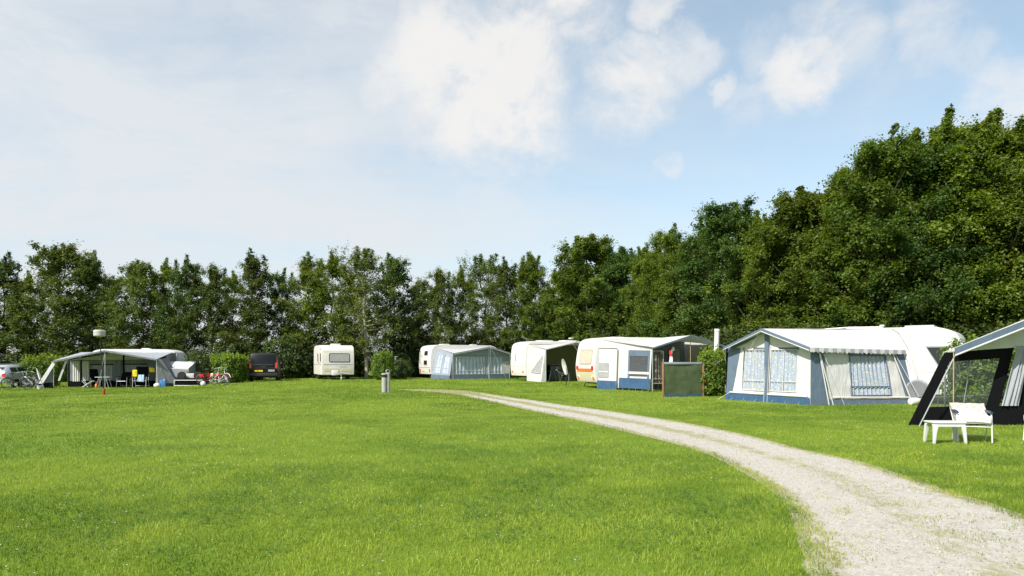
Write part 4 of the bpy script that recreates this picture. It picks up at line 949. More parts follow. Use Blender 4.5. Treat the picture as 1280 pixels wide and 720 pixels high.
# ---------------------------------------------------------------- J: slate trimmed tent at the right edge, chair and table
def pitch_j():
    y0 = 17.0; X0 = (1187 - CX) * y0 / F - .12       # eave corner
    root = V((X0, y0, 0)); t = thing('tent', 'dark framed awning tent with a big clear side window, cut by the right edge', 'tent', root)
    zE, zR, xr, rl = 1.72, 2.72, 2.35, 3.0
    D = 3.2
    bot = -.84
    # end wall: local quad, slanted (peg line is in front of the eave)
    Q = [V((bot, 0, 0)), V((bot + 2.02, 0, 0)), V((1.64, 0, zE + .12)), V((0, 0, zE - .02))]
    win = (.14, .84, .25, .87)
    cloth(t, 'end_wall', 'blackcloth', Q, holes=[win], n=(8, 8), wr=.012)
    w_ = cloth(t, 'window', 'clear', Q, rect=win, n=(6, 6), wr=.015, off=-.01, solid=.004)
    cloth(t, 'corner_wing', 'blackcloth', [Q[0] + V((.02, .05, 0)), Q[0] + V((.75, 1.0, 0)), Q[3] + V((.75, 1.2, 0)), Q[3] + V((.02, .03, 0))], n=(3, 8), wr=.01)
    # skirt pieces
    cloth(t, 'skirt', 'blackcloth', [(bot - .02, -.04, 0), (bot + .72, -.02, 0), (bot + .74, -.02, .34), (bot + .16, -.03, .34)], n=(4, 2), wr=.015)
    cloth(t, 'skirt', 'blackcloth', [(bot + 1.55, -.02, 0), (3.2, -.02, 0), (3.2, -.02, .46), (bot + 1.75, -.02, .46)], n=(4, 2), wr=.015)
    # gathered grey curtain right of the window
    cloth(t, 'curtain', 'midgrey', [(1.30, -.06, .46), (1.72, -.06, .46), (2.05, -.06, zE + .16), (1.66, -.06, zE + .14)], n=(18, 8), pleat=(.03, .11))
    cloth(t, 'inner_wall', 'blackcloth', [(1.75, .1, 0), (3.4, .1, 0), (3.4, .1, 2.0), (1.95, .1, 2.0)], wr=.01)
    # pale gable above the black beam
    mb = MB(); panel(mb, [V((-.04, -.02, zE + .0)), V((xr, -.02, zE + .16)), V((xr, -.02, zR - .03)), V((-.04, -.02, zE + .0))], n=(8, 4), wr=.006); panel(mb, [V((xr, -.02, zE + .16)), V((xr * 2, -.02, zE)), V((xr * 2, -.02, zE)), V((xr, -.02, zR - .03))], n=(6, 4), wr=.006)
    mb.build('gable', M['canvas'], t, solid=.01)
    # roof
    F0, F1, F2 = V((-.10, -.55, zE + .03)), V((xr, -.55, zR)), V((xr * 2 + .05, -.55, zE + .03))
    d = V((1.62, 2.2, 0)); mb = MB(); panel(mb, [F0, F1, F1 + d, F0 + d], n=(8, 10), sag=.02); panel(mb, [F1, F2, F2 + d, F1 + d], n=(8, 10), sag=.02); mb.build('roof', M['roofcloth'], t, solid=.012)
    mb = MB(); v = V((0, -.02, -.11))
    for a, b in ((F0, F1), (F1, F2)): panel(mb, [a + v, b + v, b + V((0, -.02, .06)), a + V((0, -.02, .06))], n=(10, 1), wr=.004)
    mb.build('valance', M['bluegrey'], t, solid=.015)
    mb = MB(); mb.bar(F0 + v, F1 + v, .02); mb.bar(F1 + v, F2 + v, .02); mb.build('piping', M['pvc'], t)
    poles(t, [[(-.10, -.5, 0), (-.09, -.5, zE)]], .011, 'tan')
    poles(t, [[(bot + .06, -.32, 0), (-.02, -.5, zE)]], .014, 'alu', 'guy_rope')
    poles(t, [[(bot + 1.3, 1.9, .56), (3.2, 1.9, .62)], [(1.0, 1.65, 0), (1.0, 1.65, 1.74)]], .022, 'steel', 'rear_rail')
    poles(t, [[(.42, 1.0, .3), (.75, 1.3, 1.75)], [(1.05, 1.0, .3), (1.5, 1.3, 1.8)]], .010, 'steel', 'inner_rope')
    cloth(t, 'side_wall', 'blackcloth', [(xr * 2, 0, 0), (xr * 2 + .8, 1.6, 0), (xr * 2 + .8, 1.6, zE), (xr * 2, 0, zE)])
    c = P(1215, 13.5); camp_chair('low folding chair with white and checked cushions beside the white plastic table', c, -.42, 'cushion', 'whitemetal', sw=.54, sh=.36, bh=.27, rec=.42, cushion='check', arm='navy')
    c2 = P(1313, 13.4); camp_chair('folding chair of which only a front leg enters at the right edge', c2, -1.35, 'cushion', 'whitemetal', sw=.56, sh=.36, bh=.4, rec=.36, cushion='check', arm='navy')
    tb = P(1181, 13.25); tt = thing('side_table', 'small white plastic side table on the grass in front of the chair', 'table', tb, -.06)
    w, dd, h = .58, .38, .405
    q = MB(); q.box((0, 0, h - .016), (w, dd, .032)); q.build('tabletop', M['whitemetal'], tt, bevel=.014, seg=3)
    for sx in (-1, 1):
        for sy in (-1, 1):
            q = MB(); secs = []
            for z, a, o in ((0, .045, .0), (.2, .06, .012), (h - .08, .085, .02), (h - .033, .15, .03)):
                x1 = sx * (w / 2 + .012 - o); x0 = x1 - sx * a; yy1 = sy * (dd / 2 - .0 - o * .6); yy0 = yy1 - sy * a * .8
                secs.append([V((x0, yy0, z)), V((x1, yy0, z)), V((x1, yy1, z)), V((x0, yy1, z))])
            q.loft(secs); q.build('leg', M['whitemetal'], tt, bevel=.008)
    for sy in (-1, 1): q = MB(); q.box((0, sy * (dd / 2 - .025), h - .06), (w - .1, .018, .06)); q.build('apron', M['whitemetal'], tt)
pitch_j()
# ================================================================== trees and shrubs
def leaf_mesh(name, pos, nrm, size, rnd, matl, aspect=.55):
    """one folded-diamond leaf (or small spray) per position"""
    n = len(pos)
    rg = np.random.default_rng(n + 11)
    nrm = nrm / np.maximum(np.linalg.norm(nrm, axis=1, keepdims=True), 1e-6)
    a = rg.normal(size=(n, 3)); t = a - nrm * (a * nrm).sum(1, keepdims=True); t /= np.maximum(np.linalg.norm(t, axis=1, keepdims=True), 1e-6)
    b = np.cross(nrm, t)
    L = size[:, None] * .5; Wd = L * aspect
    v = np.empty((n, 4, 3))
    v[:, 0] = pos - t * L; v[:, 1] = pos + b * Wd + nrm * L * .18; v[:, 2] = pos + t * L - nrm * L * .15; v[:, 3] = pos - b * Wd + nrm * L * .18
    me = bpy.data.meshes.new(name)
    me.vertices.add(4 * n); me.vertices.foreach_set('co', v.reshape(-1).astype(np.float32))
    me.loops.add(4 * n); me.loops.foreach_set('vertex_index', np.arange(4 * n, dtype=np.int32))
    me.polygons.add(n); me.polygons.foreach_set('loop_start', np.arange(0, 4 * n, 4, dtype=np.int32))
    at = me.attributes.new('rnd', 'FLOAT', 'POINT'); at.data.foreach_set('value', np.repeat(rnd, 4).astype(np.float32))
    me.materials.append(matl); me.update(); me.validate()
    return me
def tree_mesh(seed, H, R, base, nl, per, leaf, shape='dense', spires=4, tr=.14):
    rg = np.random.default_rng(seed); mb = MB(); cl = []       # clusters: (pos, radius, outward, weight)
    wob = rg.normal(size=(8, 2)) * .18; wob[0] = 0
    tp = [V((float(wob[i, 0]) * i / 7 * 1.2, float(wob[i, 1]) * i / 7 * 1.2, H * .93 * i / 7)) for i in range(8)]
    tp = crom(tp, 3); mb.tube(tp, tr, 8, r2=.02)
    def trunk(h):
        f = min(max(h / (H * .93), 0), 1) * (len(tp) - 1); i = min(int(f), len(tp) - 2); return tp[i].lerp(tp[i + 1], f - i)
    for i in range(nl):
        t = (i + rg.uniform(.1, .9)) / nl; h = base + (H - base) * t * .97
        if shape == 'dense': pf = min(1, .72 + 1.0 * t) * max(.10, (1 - t ** 2.6)) ** .7
        elif shape == 'oval': pf = max(.12, math.sin(PI * min(1, .10 + .88 * t))) ** .75
        else: pf = max(.14, min(1, .45 + 2.2 * t) * (1 - t ** 1.7) ** .8)
        ln = R * pf * rg.uniform(.65, 1.12); az = i * 2.399 + rg.uniform(-.5, .5); el = math.radians(12 + 48 * t + rg.uniform(-10, 14))
        p1 = trunk(h) + V((math.cos(az) * ln, math.sin(az) * ln, 0)); p0 = trunk(max(base * .5 + .2, h - ln * math.tan(el) * .8))
        md = p0.lerp(p1, .5) + V((0, 0, -.12 * ln)) + V([float(q) for q in rg.normal(size=3) * .12])
        br = crom([p0, md, p1], 3); mb.tube(br, .018 + .012 * ln, 5, r2=.008)
        for k, f in enumerate((.45, .7, .88, 1.0)):
            if f * ln < .3 and f < 1: continue
            q = br[min(int(f * (len(br) - 1)), len(br) - 1)] + V([float(x) for x in rg.normal(size=3) * (.16 + .10 * ln)])
            cl.append((q, rg.uniform(.34, .62) * (.75 + .16 * R), (q - trunk(h)).normalized() if (q - trunk(h)).length > .01 else V((0, 0, 1)), 1.0))
            if k >= 1 and rg.uniform() < .75:        # side twig
                s = V([float(x) for x in rg.normal(size=3)]); s.z = abs(s.z) * .5; s = s.normalized() * rg.uniform(.5, 1.0) * (.5 + .15 * R)
                mb.bar(q - s * .1, q + s, .010, 4, r2=.005); cl.append((q + s, rg.uniform(.26, .45) * (.7 + .16 * R), s.normalized(), .8))
    for i in range(spires):
        a = rg.uniform(0, 2 * PI); r = R * rg.uniform(0, .42); p0 = V((r * math.cos(a), r * math.sin(a), H * rg.uniform(.80, .90))); p1 = p0 + V((rg.normal() * .15, rg.normal() * .15, H * rg.uniform(.09, .17)))
        mb.bar(p0, p1, .014, 4, r2=.005)
        for f in (.0, .25, .5, .7, .87, 1.0): cl.append((p0.lerp(p1, f), .42 * (1.02 - f * .7), V((0, 0, 1)), .55 * (1.05 - .6 * f)))
    P_, N_, S_, C_ = [], [], [], []
    for (c, r, o, wgt) in cl:
        # each bough end carries a handful of leafy twigs that fan outwards and up
        tone = rg.normal(.42, .17); m = max(3, int(per * wgt * rg.uniform(.6, 1.3) / 15))
        for j in range(m):
            d = rg.normal(size=3) * .75 + np.array(o) * .55 + np.array([0, 0, .30]); d /= np.linalg.norm(d); ln = r * rg.uniform(.6, 1.75); k = 15
            f = np.linspace(.12, 1.0, k); curve = np.array([0, 0, -.16 * ln]) * (f ** 2)[:, None]
            p = np.array(c) + d * ln * f[:, None] + curve + rg.normal(size=(k, 3)) * (.055 + .10 * r * (1 - .55 * f))[:, None]
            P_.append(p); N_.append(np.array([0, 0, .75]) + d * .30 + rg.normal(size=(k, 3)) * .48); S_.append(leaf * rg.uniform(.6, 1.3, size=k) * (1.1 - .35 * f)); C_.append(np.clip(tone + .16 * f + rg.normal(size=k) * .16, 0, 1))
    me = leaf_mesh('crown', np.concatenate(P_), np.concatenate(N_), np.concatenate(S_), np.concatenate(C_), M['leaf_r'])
    wood = mb.build('trunk', M['bark']); wm = wood.data; bpy.data.objects.remove(wood)
    return wm, me
class Kind: pass
def kind(*a, leafm='leaf_r', bark='bark', **k):
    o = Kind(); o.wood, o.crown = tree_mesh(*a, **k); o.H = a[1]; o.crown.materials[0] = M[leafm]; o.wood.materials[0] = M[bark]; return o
DENSE = [kind(101, 11.5, 3.3, .5, 42, 300, .185, 'dense', 7), kind(102, 12, 3.0, .5, 44, 300, .165, 'oval', 9, leafm='leaf_y'), kind(103, 10.5, 3.1, .4, 40, 300, .20, 'oval', 8), kind(104, 11, 2.5, .5, 42, 280, .16, 'spire', 10, leafm='leaf_y'),
         kind(105, 11, 3.2, .5, 40, 290, .175, 'dense', 9, leafm='leaf_k'), kind(106, 12, 2.8, .6, 42, 290, .19, 'spire', 8, leafm='leaf_y')]
SPARSE = [kind(201, 10, 2.8, 1.2, 33, 175, .18, 'oval', 6, leafm='leaf_l', tr=.11), kind(202, 10.5, 2.3, 1.5, 31, 165, .17, 'spire', 8, leafm='leaf_l', tr=.11), kind(203, 9.5, 3.0, 1.0, 34, 180, .185, 'dense', 7, leafm='leaf_l', tr=.11), kind(204, 10, 2.2, 1.0, 31, 165, .17, 'oval', 6, leafm='leaf_y', tr=.10),
          kind(205, 9.5, 2.6, 1.8, 33, 115, .15, 'oval', 10, leafm='leaf_l', bark='palebark', tr=.13), kind(206, 10.2, 2.7, 1.2, 32, 170, .19, 'dense', 6, leafm='leaf_k', tr=.11)]
def put_tree(k, px, y, top, label, wide=1.0, rz=None, leafm=None, bark=None):
    """a tree whose top reaches a row of the photograph when it stands y metres away"""
    g = P(px, y); H = CH + (HZ - top) * y / F - g.z; s = H / (k.H * 1.02)
    t = thing('tree', label, 'tree', g, rz if rz is not None else random.uniform(0, 6.28), 'hedge trees around the camping field'); t.scale = (s * wide, s * wide, s)
    link('trunk', k.wood, t); link('crown', k.crown, t)
    if bark: bpy_o = t.children[0]
    return t
D, S = DENSE, SPARSE
# thin row at the back left, read off from left to right
LEFT = [
 (S[2], -52, 60, 335, 'tree beyond the left frame edge, leaning over the silver car', 1.0),
 (S[5], 6, 62, 322, 'dark tree at the left edge behind the silver car', 1.0),
 (S[2], 72, 61, 303, 'tallest bushy tree above the left laurel bush', 1.1),
 (S[3], 38, 65, 345, 'lower tree between the left edge tree and the tallest bushy left tree', 1.0),
 (S[1], 113, 61, 317, 'slim tree behind the lamp post with the drum shade', 1.05),
 (S[0], 138, 66, 345, 'thin low tree above the middle of the open grey awning', .9),
 (S[2], 178, 61, 325, 'round headed tree above the right half of the open grey awning', 1.0),
 (S[3], 206, 64, 330, 'narrow tree rising above the grey trailer tent', 1.0),
 (S[5], 234, 60, 326, 'narrow dark tree just right of the grey trailer tent', .9),
 (S[0], 266, 60, 333, 'oval green tree above the two bicycles', 1.0),
 (S[1], 318, 59, 315, 'pointed tree directly behind the black van', 1.1),
 (S[3], 294, 64, 345, 'small thin tree between the bicycles and the black van', 1.0),
 (S[5], 352, 62, 340, 'low dark tree just right of the black van', .9),
 (S[1], 386, 60, 318, 'tall thin tree left behind the cream caravan', 1.1),
 (S[3], 418, 59, 322, 'green narrow tree directly behind the cream caravan', 1.25),
 (S[4], 458, 57, 312, 'pale barked birch right of the cream caravan', 1.15),
 (S[5], 492, 61, 322, 'dark slim tree behind the clipped round bush', 1.05),
 (S[3], 440, 65, 345, 'thin tree half hidden between the cream caravan and the birch', .9),
 (S[0], 522, 64, 352, 'low tree in the dip of the skyline right of the clipped round bush', .9),
 (S[0], 548, 60, 338, 'broad tree over the narrow end of the grey awning caravan', 1.05),
 (S[3], 578, 62, 338, 'bushy tree above the left half of the closed grey awning', .95),
 (S[4], 607, 64, 320, 'sparse pale topped birch above the peak of the closed grey awning', 1.1),
 (S[1], 632, 61, 324, 'slim tree above the right end of the closed grey awning', 1.05),
]
RIGHT = [
 (D[3], 664, 60, 318, 'dark pointed tree above the windowless white caravan', 1.0),
 (D[0], 700, 60, 335, 'lower tree between the windowless caravan and the striped caravan', .9),
 (D[2], 738, 55, 293, 'olive green tree with a peak above the orange striped caravan', 1.1),
 (D[4], 778, 54, 308, 'broad olive tree above the roof of the white and blue awning', 1.0),
 (D[3], 806, 52, 308, 'narrow tree left of the tall shoot above the white and blue awning', .9),
 (D[1], 838, 48, 284, 'tree with one tall feathery shoot above the green windbreak', .95),
 (D[2], 868, 46, 305, 'lower light green tree behind the white upright pipe', .9),
 (D[4], 912, 43, 252, 'round dark tree above the peak of the flowered curtain awning', 1.15),
 (D[0], 962, 40, 275, 'light green tree filling the step right of the round dark tree', 1.0),
 (D[2], 1005, 39, 236, 'leafy tree above the roof of the big white caravan', 1.05),
 (D[5], 1052, 37, 232, 'slim tree left of the highest tree on the right', 1.0),
 (D[0], 1098, 36, 172, 'tall ragged tree rising at the step in the skyline on the right', .95),
 (D[4], 1145, 36, 176, 'tall dense tree above the nose of the big white caravan', .95),
 (D[5], 1206, 35, 142, 'highest tree, with spiky top, above the dark framed tent', 1.0),
 (D[0], 1262, 35, 150, 'tall tree at the right edge behind the dark framed tent', 1.0),
 (D[3], 1318, 34, 150, 'tall tree just outside the right edge', 1.1),
 (D[2], 1395, 33, 150, 'tall tree well outside the right edge, nearer the camera than its neighbour', 1.1),
 (D[4], 1480, 32, 140, 'last tall tree of the row far outside the right edge', 1.1),
 (D[0], -120, 60, 325, 'tree far outside the left edge beyond the silver car', 1.1),
]
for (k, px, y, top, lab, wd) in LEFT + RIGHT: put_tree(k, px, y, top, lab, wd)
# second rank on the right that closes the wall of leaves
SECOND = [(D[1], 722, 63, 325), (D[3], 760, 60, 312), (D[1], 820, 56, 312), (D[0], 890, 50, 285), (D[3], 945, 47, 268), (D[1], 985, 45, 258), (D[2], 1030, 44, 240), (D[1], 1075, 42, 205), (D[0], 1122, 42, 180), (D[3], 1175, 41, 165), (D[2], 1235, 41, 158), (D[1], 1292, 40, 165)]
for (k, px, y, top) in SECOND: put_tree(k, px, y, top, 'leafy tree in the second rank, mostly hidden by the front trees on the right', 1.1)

def bush_mesh(seed, sx, sy, sz, n, leaf, m, boxy=.5, shoots=0, fuzz=.12):
    """shrub: leaves through a shell of a superellipsoid, upright young shoots on top, stems inside"""
    rg = np.random.default_rng(seed)
    d = rg.normal(size=(n, 3)); d /= np.linalg.norm(d, axis=1, keepdims=True)
    pw = 2 + 4 * boxy; k = (np.abs(d) ** pw).sum(1) ** (-1 / pw); surf = d * k[:, None]
    lum = np.array([mnoise.noise(V([float(q) for q in x * 2.1]) + V((seed * 1.7, 0, 0))) + .6 * mnoise.noise(V([float(q) for q in x * 4.7]) + V((seed * 3.1, 0, 0))) for x in surf])
    r = (1 + fuzz * 1.6 * lum) * np.clip(1 - np.abs(rg.normal(size=n)) * .14, .45, 1.06)
    p = surf * r[:, None]; p = p * np.array([sx / 2, sy / 2, sz / 2]); p[:, 2] += sz / 2; keep = p[:, 2] > .02
    nr = d * .7 + np.array([0, 0, .5]) + rg.normal(size=(n, 3)) * .4
    c = np.clip(.35 + .35 * lum + rg.normal(size=n) * .16 + .12 * (p[:, 2] / sz > .8), 0, 1); s = leaf * rg.uniform(.65, 1.25, size=n)
    P_, N_, S_, C_ = [p[keep]], [nr[keep]], [s[keep]], [c[keep]]
    mb = MB()
    for i in range(9):
        a = rg.uniform(0, 2 * PI); q = V((math.cos(a) * sx * .3, math.sin(a) * sy * .3, sz * .8)); mb.tube([V((q.x * .25, q.y * .25, 0)), q.lerp(V((0, 0, q.z * .4)), .4), q], .022, 5, r2=.008)
    for i in range(shoots):
        a, b = rg.uniform(-.46, .46) * sx, rg.uniform(-.46, .46) * sy; z0 = sz * (.97 - .12 * ((2 * a / sx) ** 2 + (2 * b / sy) ** 2) * .5); h = rg.uniform(.14, .36)
        dx, dy = rg.normal() * .06, rg.normal() * .06; mb.bar((a, b, z0 - .25), (a + dx, b + dy, z0 + h), .006, 4)
        m_ = 11; f = np.linspace(0, 1, m_); pp = np.stack([a + dx * f + rg.normal(size=m_) * .04, b + dy * f + rg.normal(size=m_) * .04, z0 - .05 + (h + .08) * f], 1)
        P_.append(pp); N_.append(rg.normal(size=(m_, 3)) + np.array([0, -.2, .3])); S_.append(leaf * rg.uniform(.8, 1.2, size=m_)); C_.append(np.clip(rg.normal(.92, .1, size=m_), 0, 1))
    me = leaf_mesh('foliage', np.concatenate(P_), np.concatenate(N_), np.concatenate(S_), np.concatenate(C_), M[m])
    o = mb.build('stem', M['bark']); w = o.data; bpy.data.objects.remove(o); return w, me
def bush(label, g, mesh, rz=0, sc=(1, 1, 1), group=None, cat='bush', name='bush'):
    t = thing(name, label, cat, g, rz, group); t.scale = sc; link('stem', mesh[0], t); link('foliage', mesh[1], t); return t
laurel = bush_mesh(5, 2.3, 1.8, 1.72, 5200, .15, 'leaf_b', .5, 46)
laurel2 = bush_mesh(6, 2.0, 1.8, 1.72, 5000, .15, 'leaf_b', .4, 52, .16)
clipped = bush_mesh(7, 2.0, 1.8, 1.86, 6500, .13, 'leaf_b', .25, 8, .08)
hedge = bush_mesh(8, 1.15, 2.4, 1.78, 6500, .12, 'leaf_b', .75, 14, .10)
bush('pale green laurel bush between the silver car and the open grey awning', P(52, 47.5), laurel, .3, (1, 1, 1.08))
bush('pale green laurel bush behind the red and white bicycles', P(277, 47.0) + V((.2, .9, 0)), laurel2, 1.0, (1, 1, 1.05))
bush('clipped round bush standing alone right of the cream caravan', P(478.5, 51.0), clipped, .2, (.78, .78, 1.06))
bush('clipped laurel hedge between the green windbreak and the flowered curtain awning', P(893, 30.6) + V((.05, .6, 0)), hedge, -.25, (.98, 1, 1.06))
big = bush_mesh(9, 3.6, 1.7, 2.25, 15000, .13, 'leaf_b', .6, 20, .12)
bush('tall laurel hedge seen through the clear window of the dark framed tent', P(1256, 23.4), big, .1, (1, 1, 1))
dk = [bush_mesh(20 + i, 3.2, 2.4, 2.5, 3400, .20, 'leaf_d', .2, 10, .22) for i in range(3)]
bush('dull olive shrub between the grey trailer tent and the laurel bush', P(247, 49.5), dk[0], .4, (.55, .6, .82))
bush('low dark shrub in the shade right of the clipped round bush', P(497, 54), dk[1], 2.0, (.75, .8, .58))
UND = [(-12, 58, .9, 'left of the silver car'), (28, 60, 1.0, 'behind the silver car'), (88, 60, 1.2, 'behind the left end of the open grey awning'), (130, 61, 1.0, 'behind the peak of the open grey awning'), (180, 62, .9, 'behind the right end of the open grey awning'),
       (222, 60, .8, 'behind the grey trailer tent'), (292, 57.5, 1.25, 'left of the black van'), (316, 59, 1.2, 'directly behind the black van'), (360, 57, 1.35, 'just right of the black van'), (379, 57.5, 1.2, 'touching the left side of the cream caravan'), (410, 60.5, 1.0, 'behind the cream caravan'),
       (447, 60, .7, 'between the cream caravan and the birch'), (505, 59, 1.35, 'behind the low shrub right of the clipped bush'), (526, 60, 1.3, 'left of the narrow end of the grey awning caravan'), (556, 63, 1.2, 'behind the left half of the closed grey awning'), (590, 63, 1.15, 'behind the middle of the closed grey awning'),
       (625, 62, 1.25, 'behind the right end of the closed grey awning'), (655, 60, 1.2, 'behind the windowless white caravan'), (690, 58, 1.3, 'behind the open white awning'), (725, 55, 1.3, 'behind the orange striped caravan'), (765, 51, 1.25, 'behind the door panel of the white and blue awning'), (805, 48, 1.2, 'behind the window of the white and blue awning'),
       (845, 45, 1.2, 'behind the open front of the white and blue awning'), (890, 40, 1.2, 'behind the white upright pipe'), (935, 37, 1.2, 'behind the left slope of the flowered curtain awning'), (985, 35, 1.2, 'behind the ridge of the flowered curtain awning'), (1040, 34.5, 1.15, 'behind the far half of the big white caravan'), (1095, 34, 1.15, 'behind the middle of the big white caravan'),
       (1150, 33, 1.15, 'behind the nose of the big white caravan'), (1205, 32, 1.2, 'between the big white caravan and the tent hedge'), (1260, 31.5, 1.2, 'behind the tall laurel hedge of the tent'), (1310, 31, 1.2, 'outside the right edge')]
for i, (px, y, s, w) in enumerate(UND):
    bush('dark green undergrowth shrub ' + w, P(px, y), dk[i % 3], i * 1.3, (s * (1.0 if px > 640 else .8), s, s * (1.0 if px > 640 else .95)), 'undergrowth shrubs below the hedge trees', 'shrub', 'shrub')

# ================================================================== ground, path, grass
def grid_ground():
    xs = np.unique(np.concatenate([np.linspace(-60, 60, 121), np.sign(np.linspace(-1, 1, 41)) * (60 + 900 * np.abs(np.linspace(-1, 1, 41)) ** 2)]))
    ys = np.unique(np.concatenate([np.linspace(-12, 80, 93), 80 + 1500 * np.linspace(0, 1, 24) ** 2, -12 - 300 * np.linspace(0, 1, 10) ** 2]))
    X, Y = np.meshgrid(xs, ys); Z = zg(X, Y); n, m = X.shape
    v = np.stack([X, Y, Z], -1).reshape(-1, 3); i = np.arange(n * m).reshape(n, m)
    f = np.stack([i[:-1, :-1], i[:-1, 1:], i[1:, 1:], i[1:, :-1]], -1).reshape(-1, 4)
    me = bpy.data.meshes.new('ground'); me.from_pydata(v.tolist(), [], f.tolist()); me.polygons.foreach_set('use_smooth', [True] * len(f)); return me
def mat_ground():
    m, out, N, L = nodes('lawn_soil_and_thatch')
    tc = N('ShaderNodeTexCoord'); n1 = N('ShaderNodeTexNoise', ins={'Scale': .35, 'Detail': 8.0, 'Roughness': .7}); n2 = N('ShaderNodeTexNoise', ins={'Scale': 14.0, 'Detail': 5.0, 'Roughness': .7})
    L(tc.outputs['Object'], n1.inputs['Vector']); L(tc.outputs['Object'], n2.inputs['Vector'])
    r = N('ShaderNodeValToRGB'); e = r.color_ramp.elements; e[0].position = .3; e[0].color = (.075, .140, .010, 1); e[1].position = .7; e[1].color = (.17, .24, .026, 1)
    ad = N('ShaderNodeMath', operation='ADD'); s1 = N('ShaderNodeMath', operation='MULTIPLY', ins={1: .5}); s2 = N('ShaderNodeMath', operation='MULTIPLY', ins={1: .5})
    L(n1.outputs['Fac'], s1.inputs[0]); L(n2.outputs['Fac'], s2.inputs[0]); L(s1.outputs[0], ad.inputs[0]); L(s2.outputs[0], ad.inputs[1]); L(ad.outputs[0], r.inputs[0])
    p = N('ShaderNodeBsdfPrincipled', ins={'Roughness': .9, 'Specular IOR Level': .1}); L(r.outputs[0], p.inputs['Base Color'])
    b = N('ShaderNodeBump', ins={'Strength': .8, 'Distance': .03}); L(n2.outputs['Fac'], b.inputs['Height']); L(b.outputs[0], p.inputs['Normal']); L(p.outputs[0], out.inputs[0]); return m
gm = grid_ground(); gm.materials.append(mat_ground()); tag(link('ground', gm), None, None, None, 'structure')

LE = [(1035, 720), (1028, 700), (1015, 680), (1005, 655), (990, 628), (965, 608), (935, 590), (900, 572), (870, 561), (830, 550), (790, 540.5), (740, 528.5), (700, 520), (660, 512), (620, 503), (590, 497), (575, 493.6), (545, 490.2), (500, 487.3)]
RE_ = [(1280, 648), (1235, 632), (1190, 618), (1120, 594), (1065, 576), (1020, 567), (990, 560), (950, 549), (910, 540), (860, 530), (799, 520), (735, 510.5), (700, 506), (670, 501), (640, 497), (612, 492.5), (590, 489.5), (575, 488.2), (545, 486.9), (498, 486.6)]
le = [G(*p) for p in LE]; re_ = [G(*p) for p in RE_]
le = [V((2.15, -3, 0)), V((2.1, 2.5, 0))] + le; re_ = [V((5.3, -3, 0)), V((5.05, 4.2, 0))] + re_
def resamp(pts, n):
    c = np.array(crom([(p.x, p.y, 0) for p in pts], 8)); d = np.concatenate([[0], np.cumsum(np.linalg.norm(np.diff(c, axis=0), axis=1))]); q = np.linspace(0, d[-1], n)
    return np.stack([np.interp(q, d, c[:, 0]), np.interp(q, d, c[:, 1])], 1), d[-1]
NP = 260
A_, la = resamp(le, NP); B_, lb = resamp(re_, NP)
cen = (A_ + B_) / 2; hw = np.linalg.norm(B_ - A_, axis=1) / 2
def vnoise(x, y, sc, seed):
    """smooth lattice noise in 0..1"""
    x = np.asarray(x) * sc; y = np.asarray(y) * sc; xi = np.floor(x).astype(np.int64); yi = np.floor(y).astype(np.int64); fx = x - xi; fy = y - yi
    fx = fx * fx * (3 - 2 * fx); fy = fy * fy * (3 - 2 * fy)
    def h(a, b):
        n = (a * 374761393 + b * 668265263 + seed * 974634777) & 0xffffffff; n = ((n ^ (n >> 13)) * 1274126177) & 0xffffffff; return ((n ^ (n >> 16)) & 0xffff) / 65535.0
    return (h(xi, yi) * (1 - fx) + h(xi + 1, yi) * fx) * (1 - fy) + (h(xi, yi + 1) * (1 - fx) + h(xi + 1, yi + 1) * fx) * fy
def fbm(x, y, sc, seed, o=4):
    t = 0; a = .5; n = 0
    for i in range(o): t = t + a * vnoise(x, y, sc * 2 ** i, seed + i); n += a; a *= .55
    return t / n
def path_lat(x, y):
    """position across the path: 0 on its middle, 1 on either edge, more outside; and the row along it"""
    lat = np.full(len(x), 9.0); idx = np.zeros(len(x), int)
    near = np.nonzero((x > min(A_[:, 0].min(), B_[:, 0].min()) - .6) & (x < max(A_[:, 0].max(), B_[:, 0].max()) + .6) & (y < max(A_[:, 1].max(), B_[:, 1].max()) + .6))[0]
    tA, tB = np.gradient(A_, axis=0), np.gradient(B_, axis=0)
    for s in range(0, len(near), 40000):
        q = near[s:s + 40000]; r = []
        for E, T in ((A_, tA), (B_, tB)):
            d2 = (x[q, None] - E[None, :, 0]) ** 2 + (y[q, None] - E[None, :, 1]) ** 2; j = d2.argmin(1); v = np.stack([x[q], y[q]], 1) - E[j]
            t = T[j] / np.linalg.norm(T[j], axis=1, keepdims=True); r.append((np.abs(t[:, 0] * v[:, 1] - t[:, 1] * v[:, 0]), t[:, 0] * v[:, 1] - t[:, 1] * v[:, 0], j, np.sqrt(d2.min(1))))
        (dA, cA, jA, eA), (dB, cB, jB, eB) = r; ins = (cA < 0) & (cB > 0) & (eA < 4) & (eB < 4)
        lat[q] = np.where(ins, np.abs(dA - dB) / np.maximum(dA + dB, 1e-4), 1 + np.minimum(eA, eB) / 1.1); idx[q] = jA
    return lat, idx
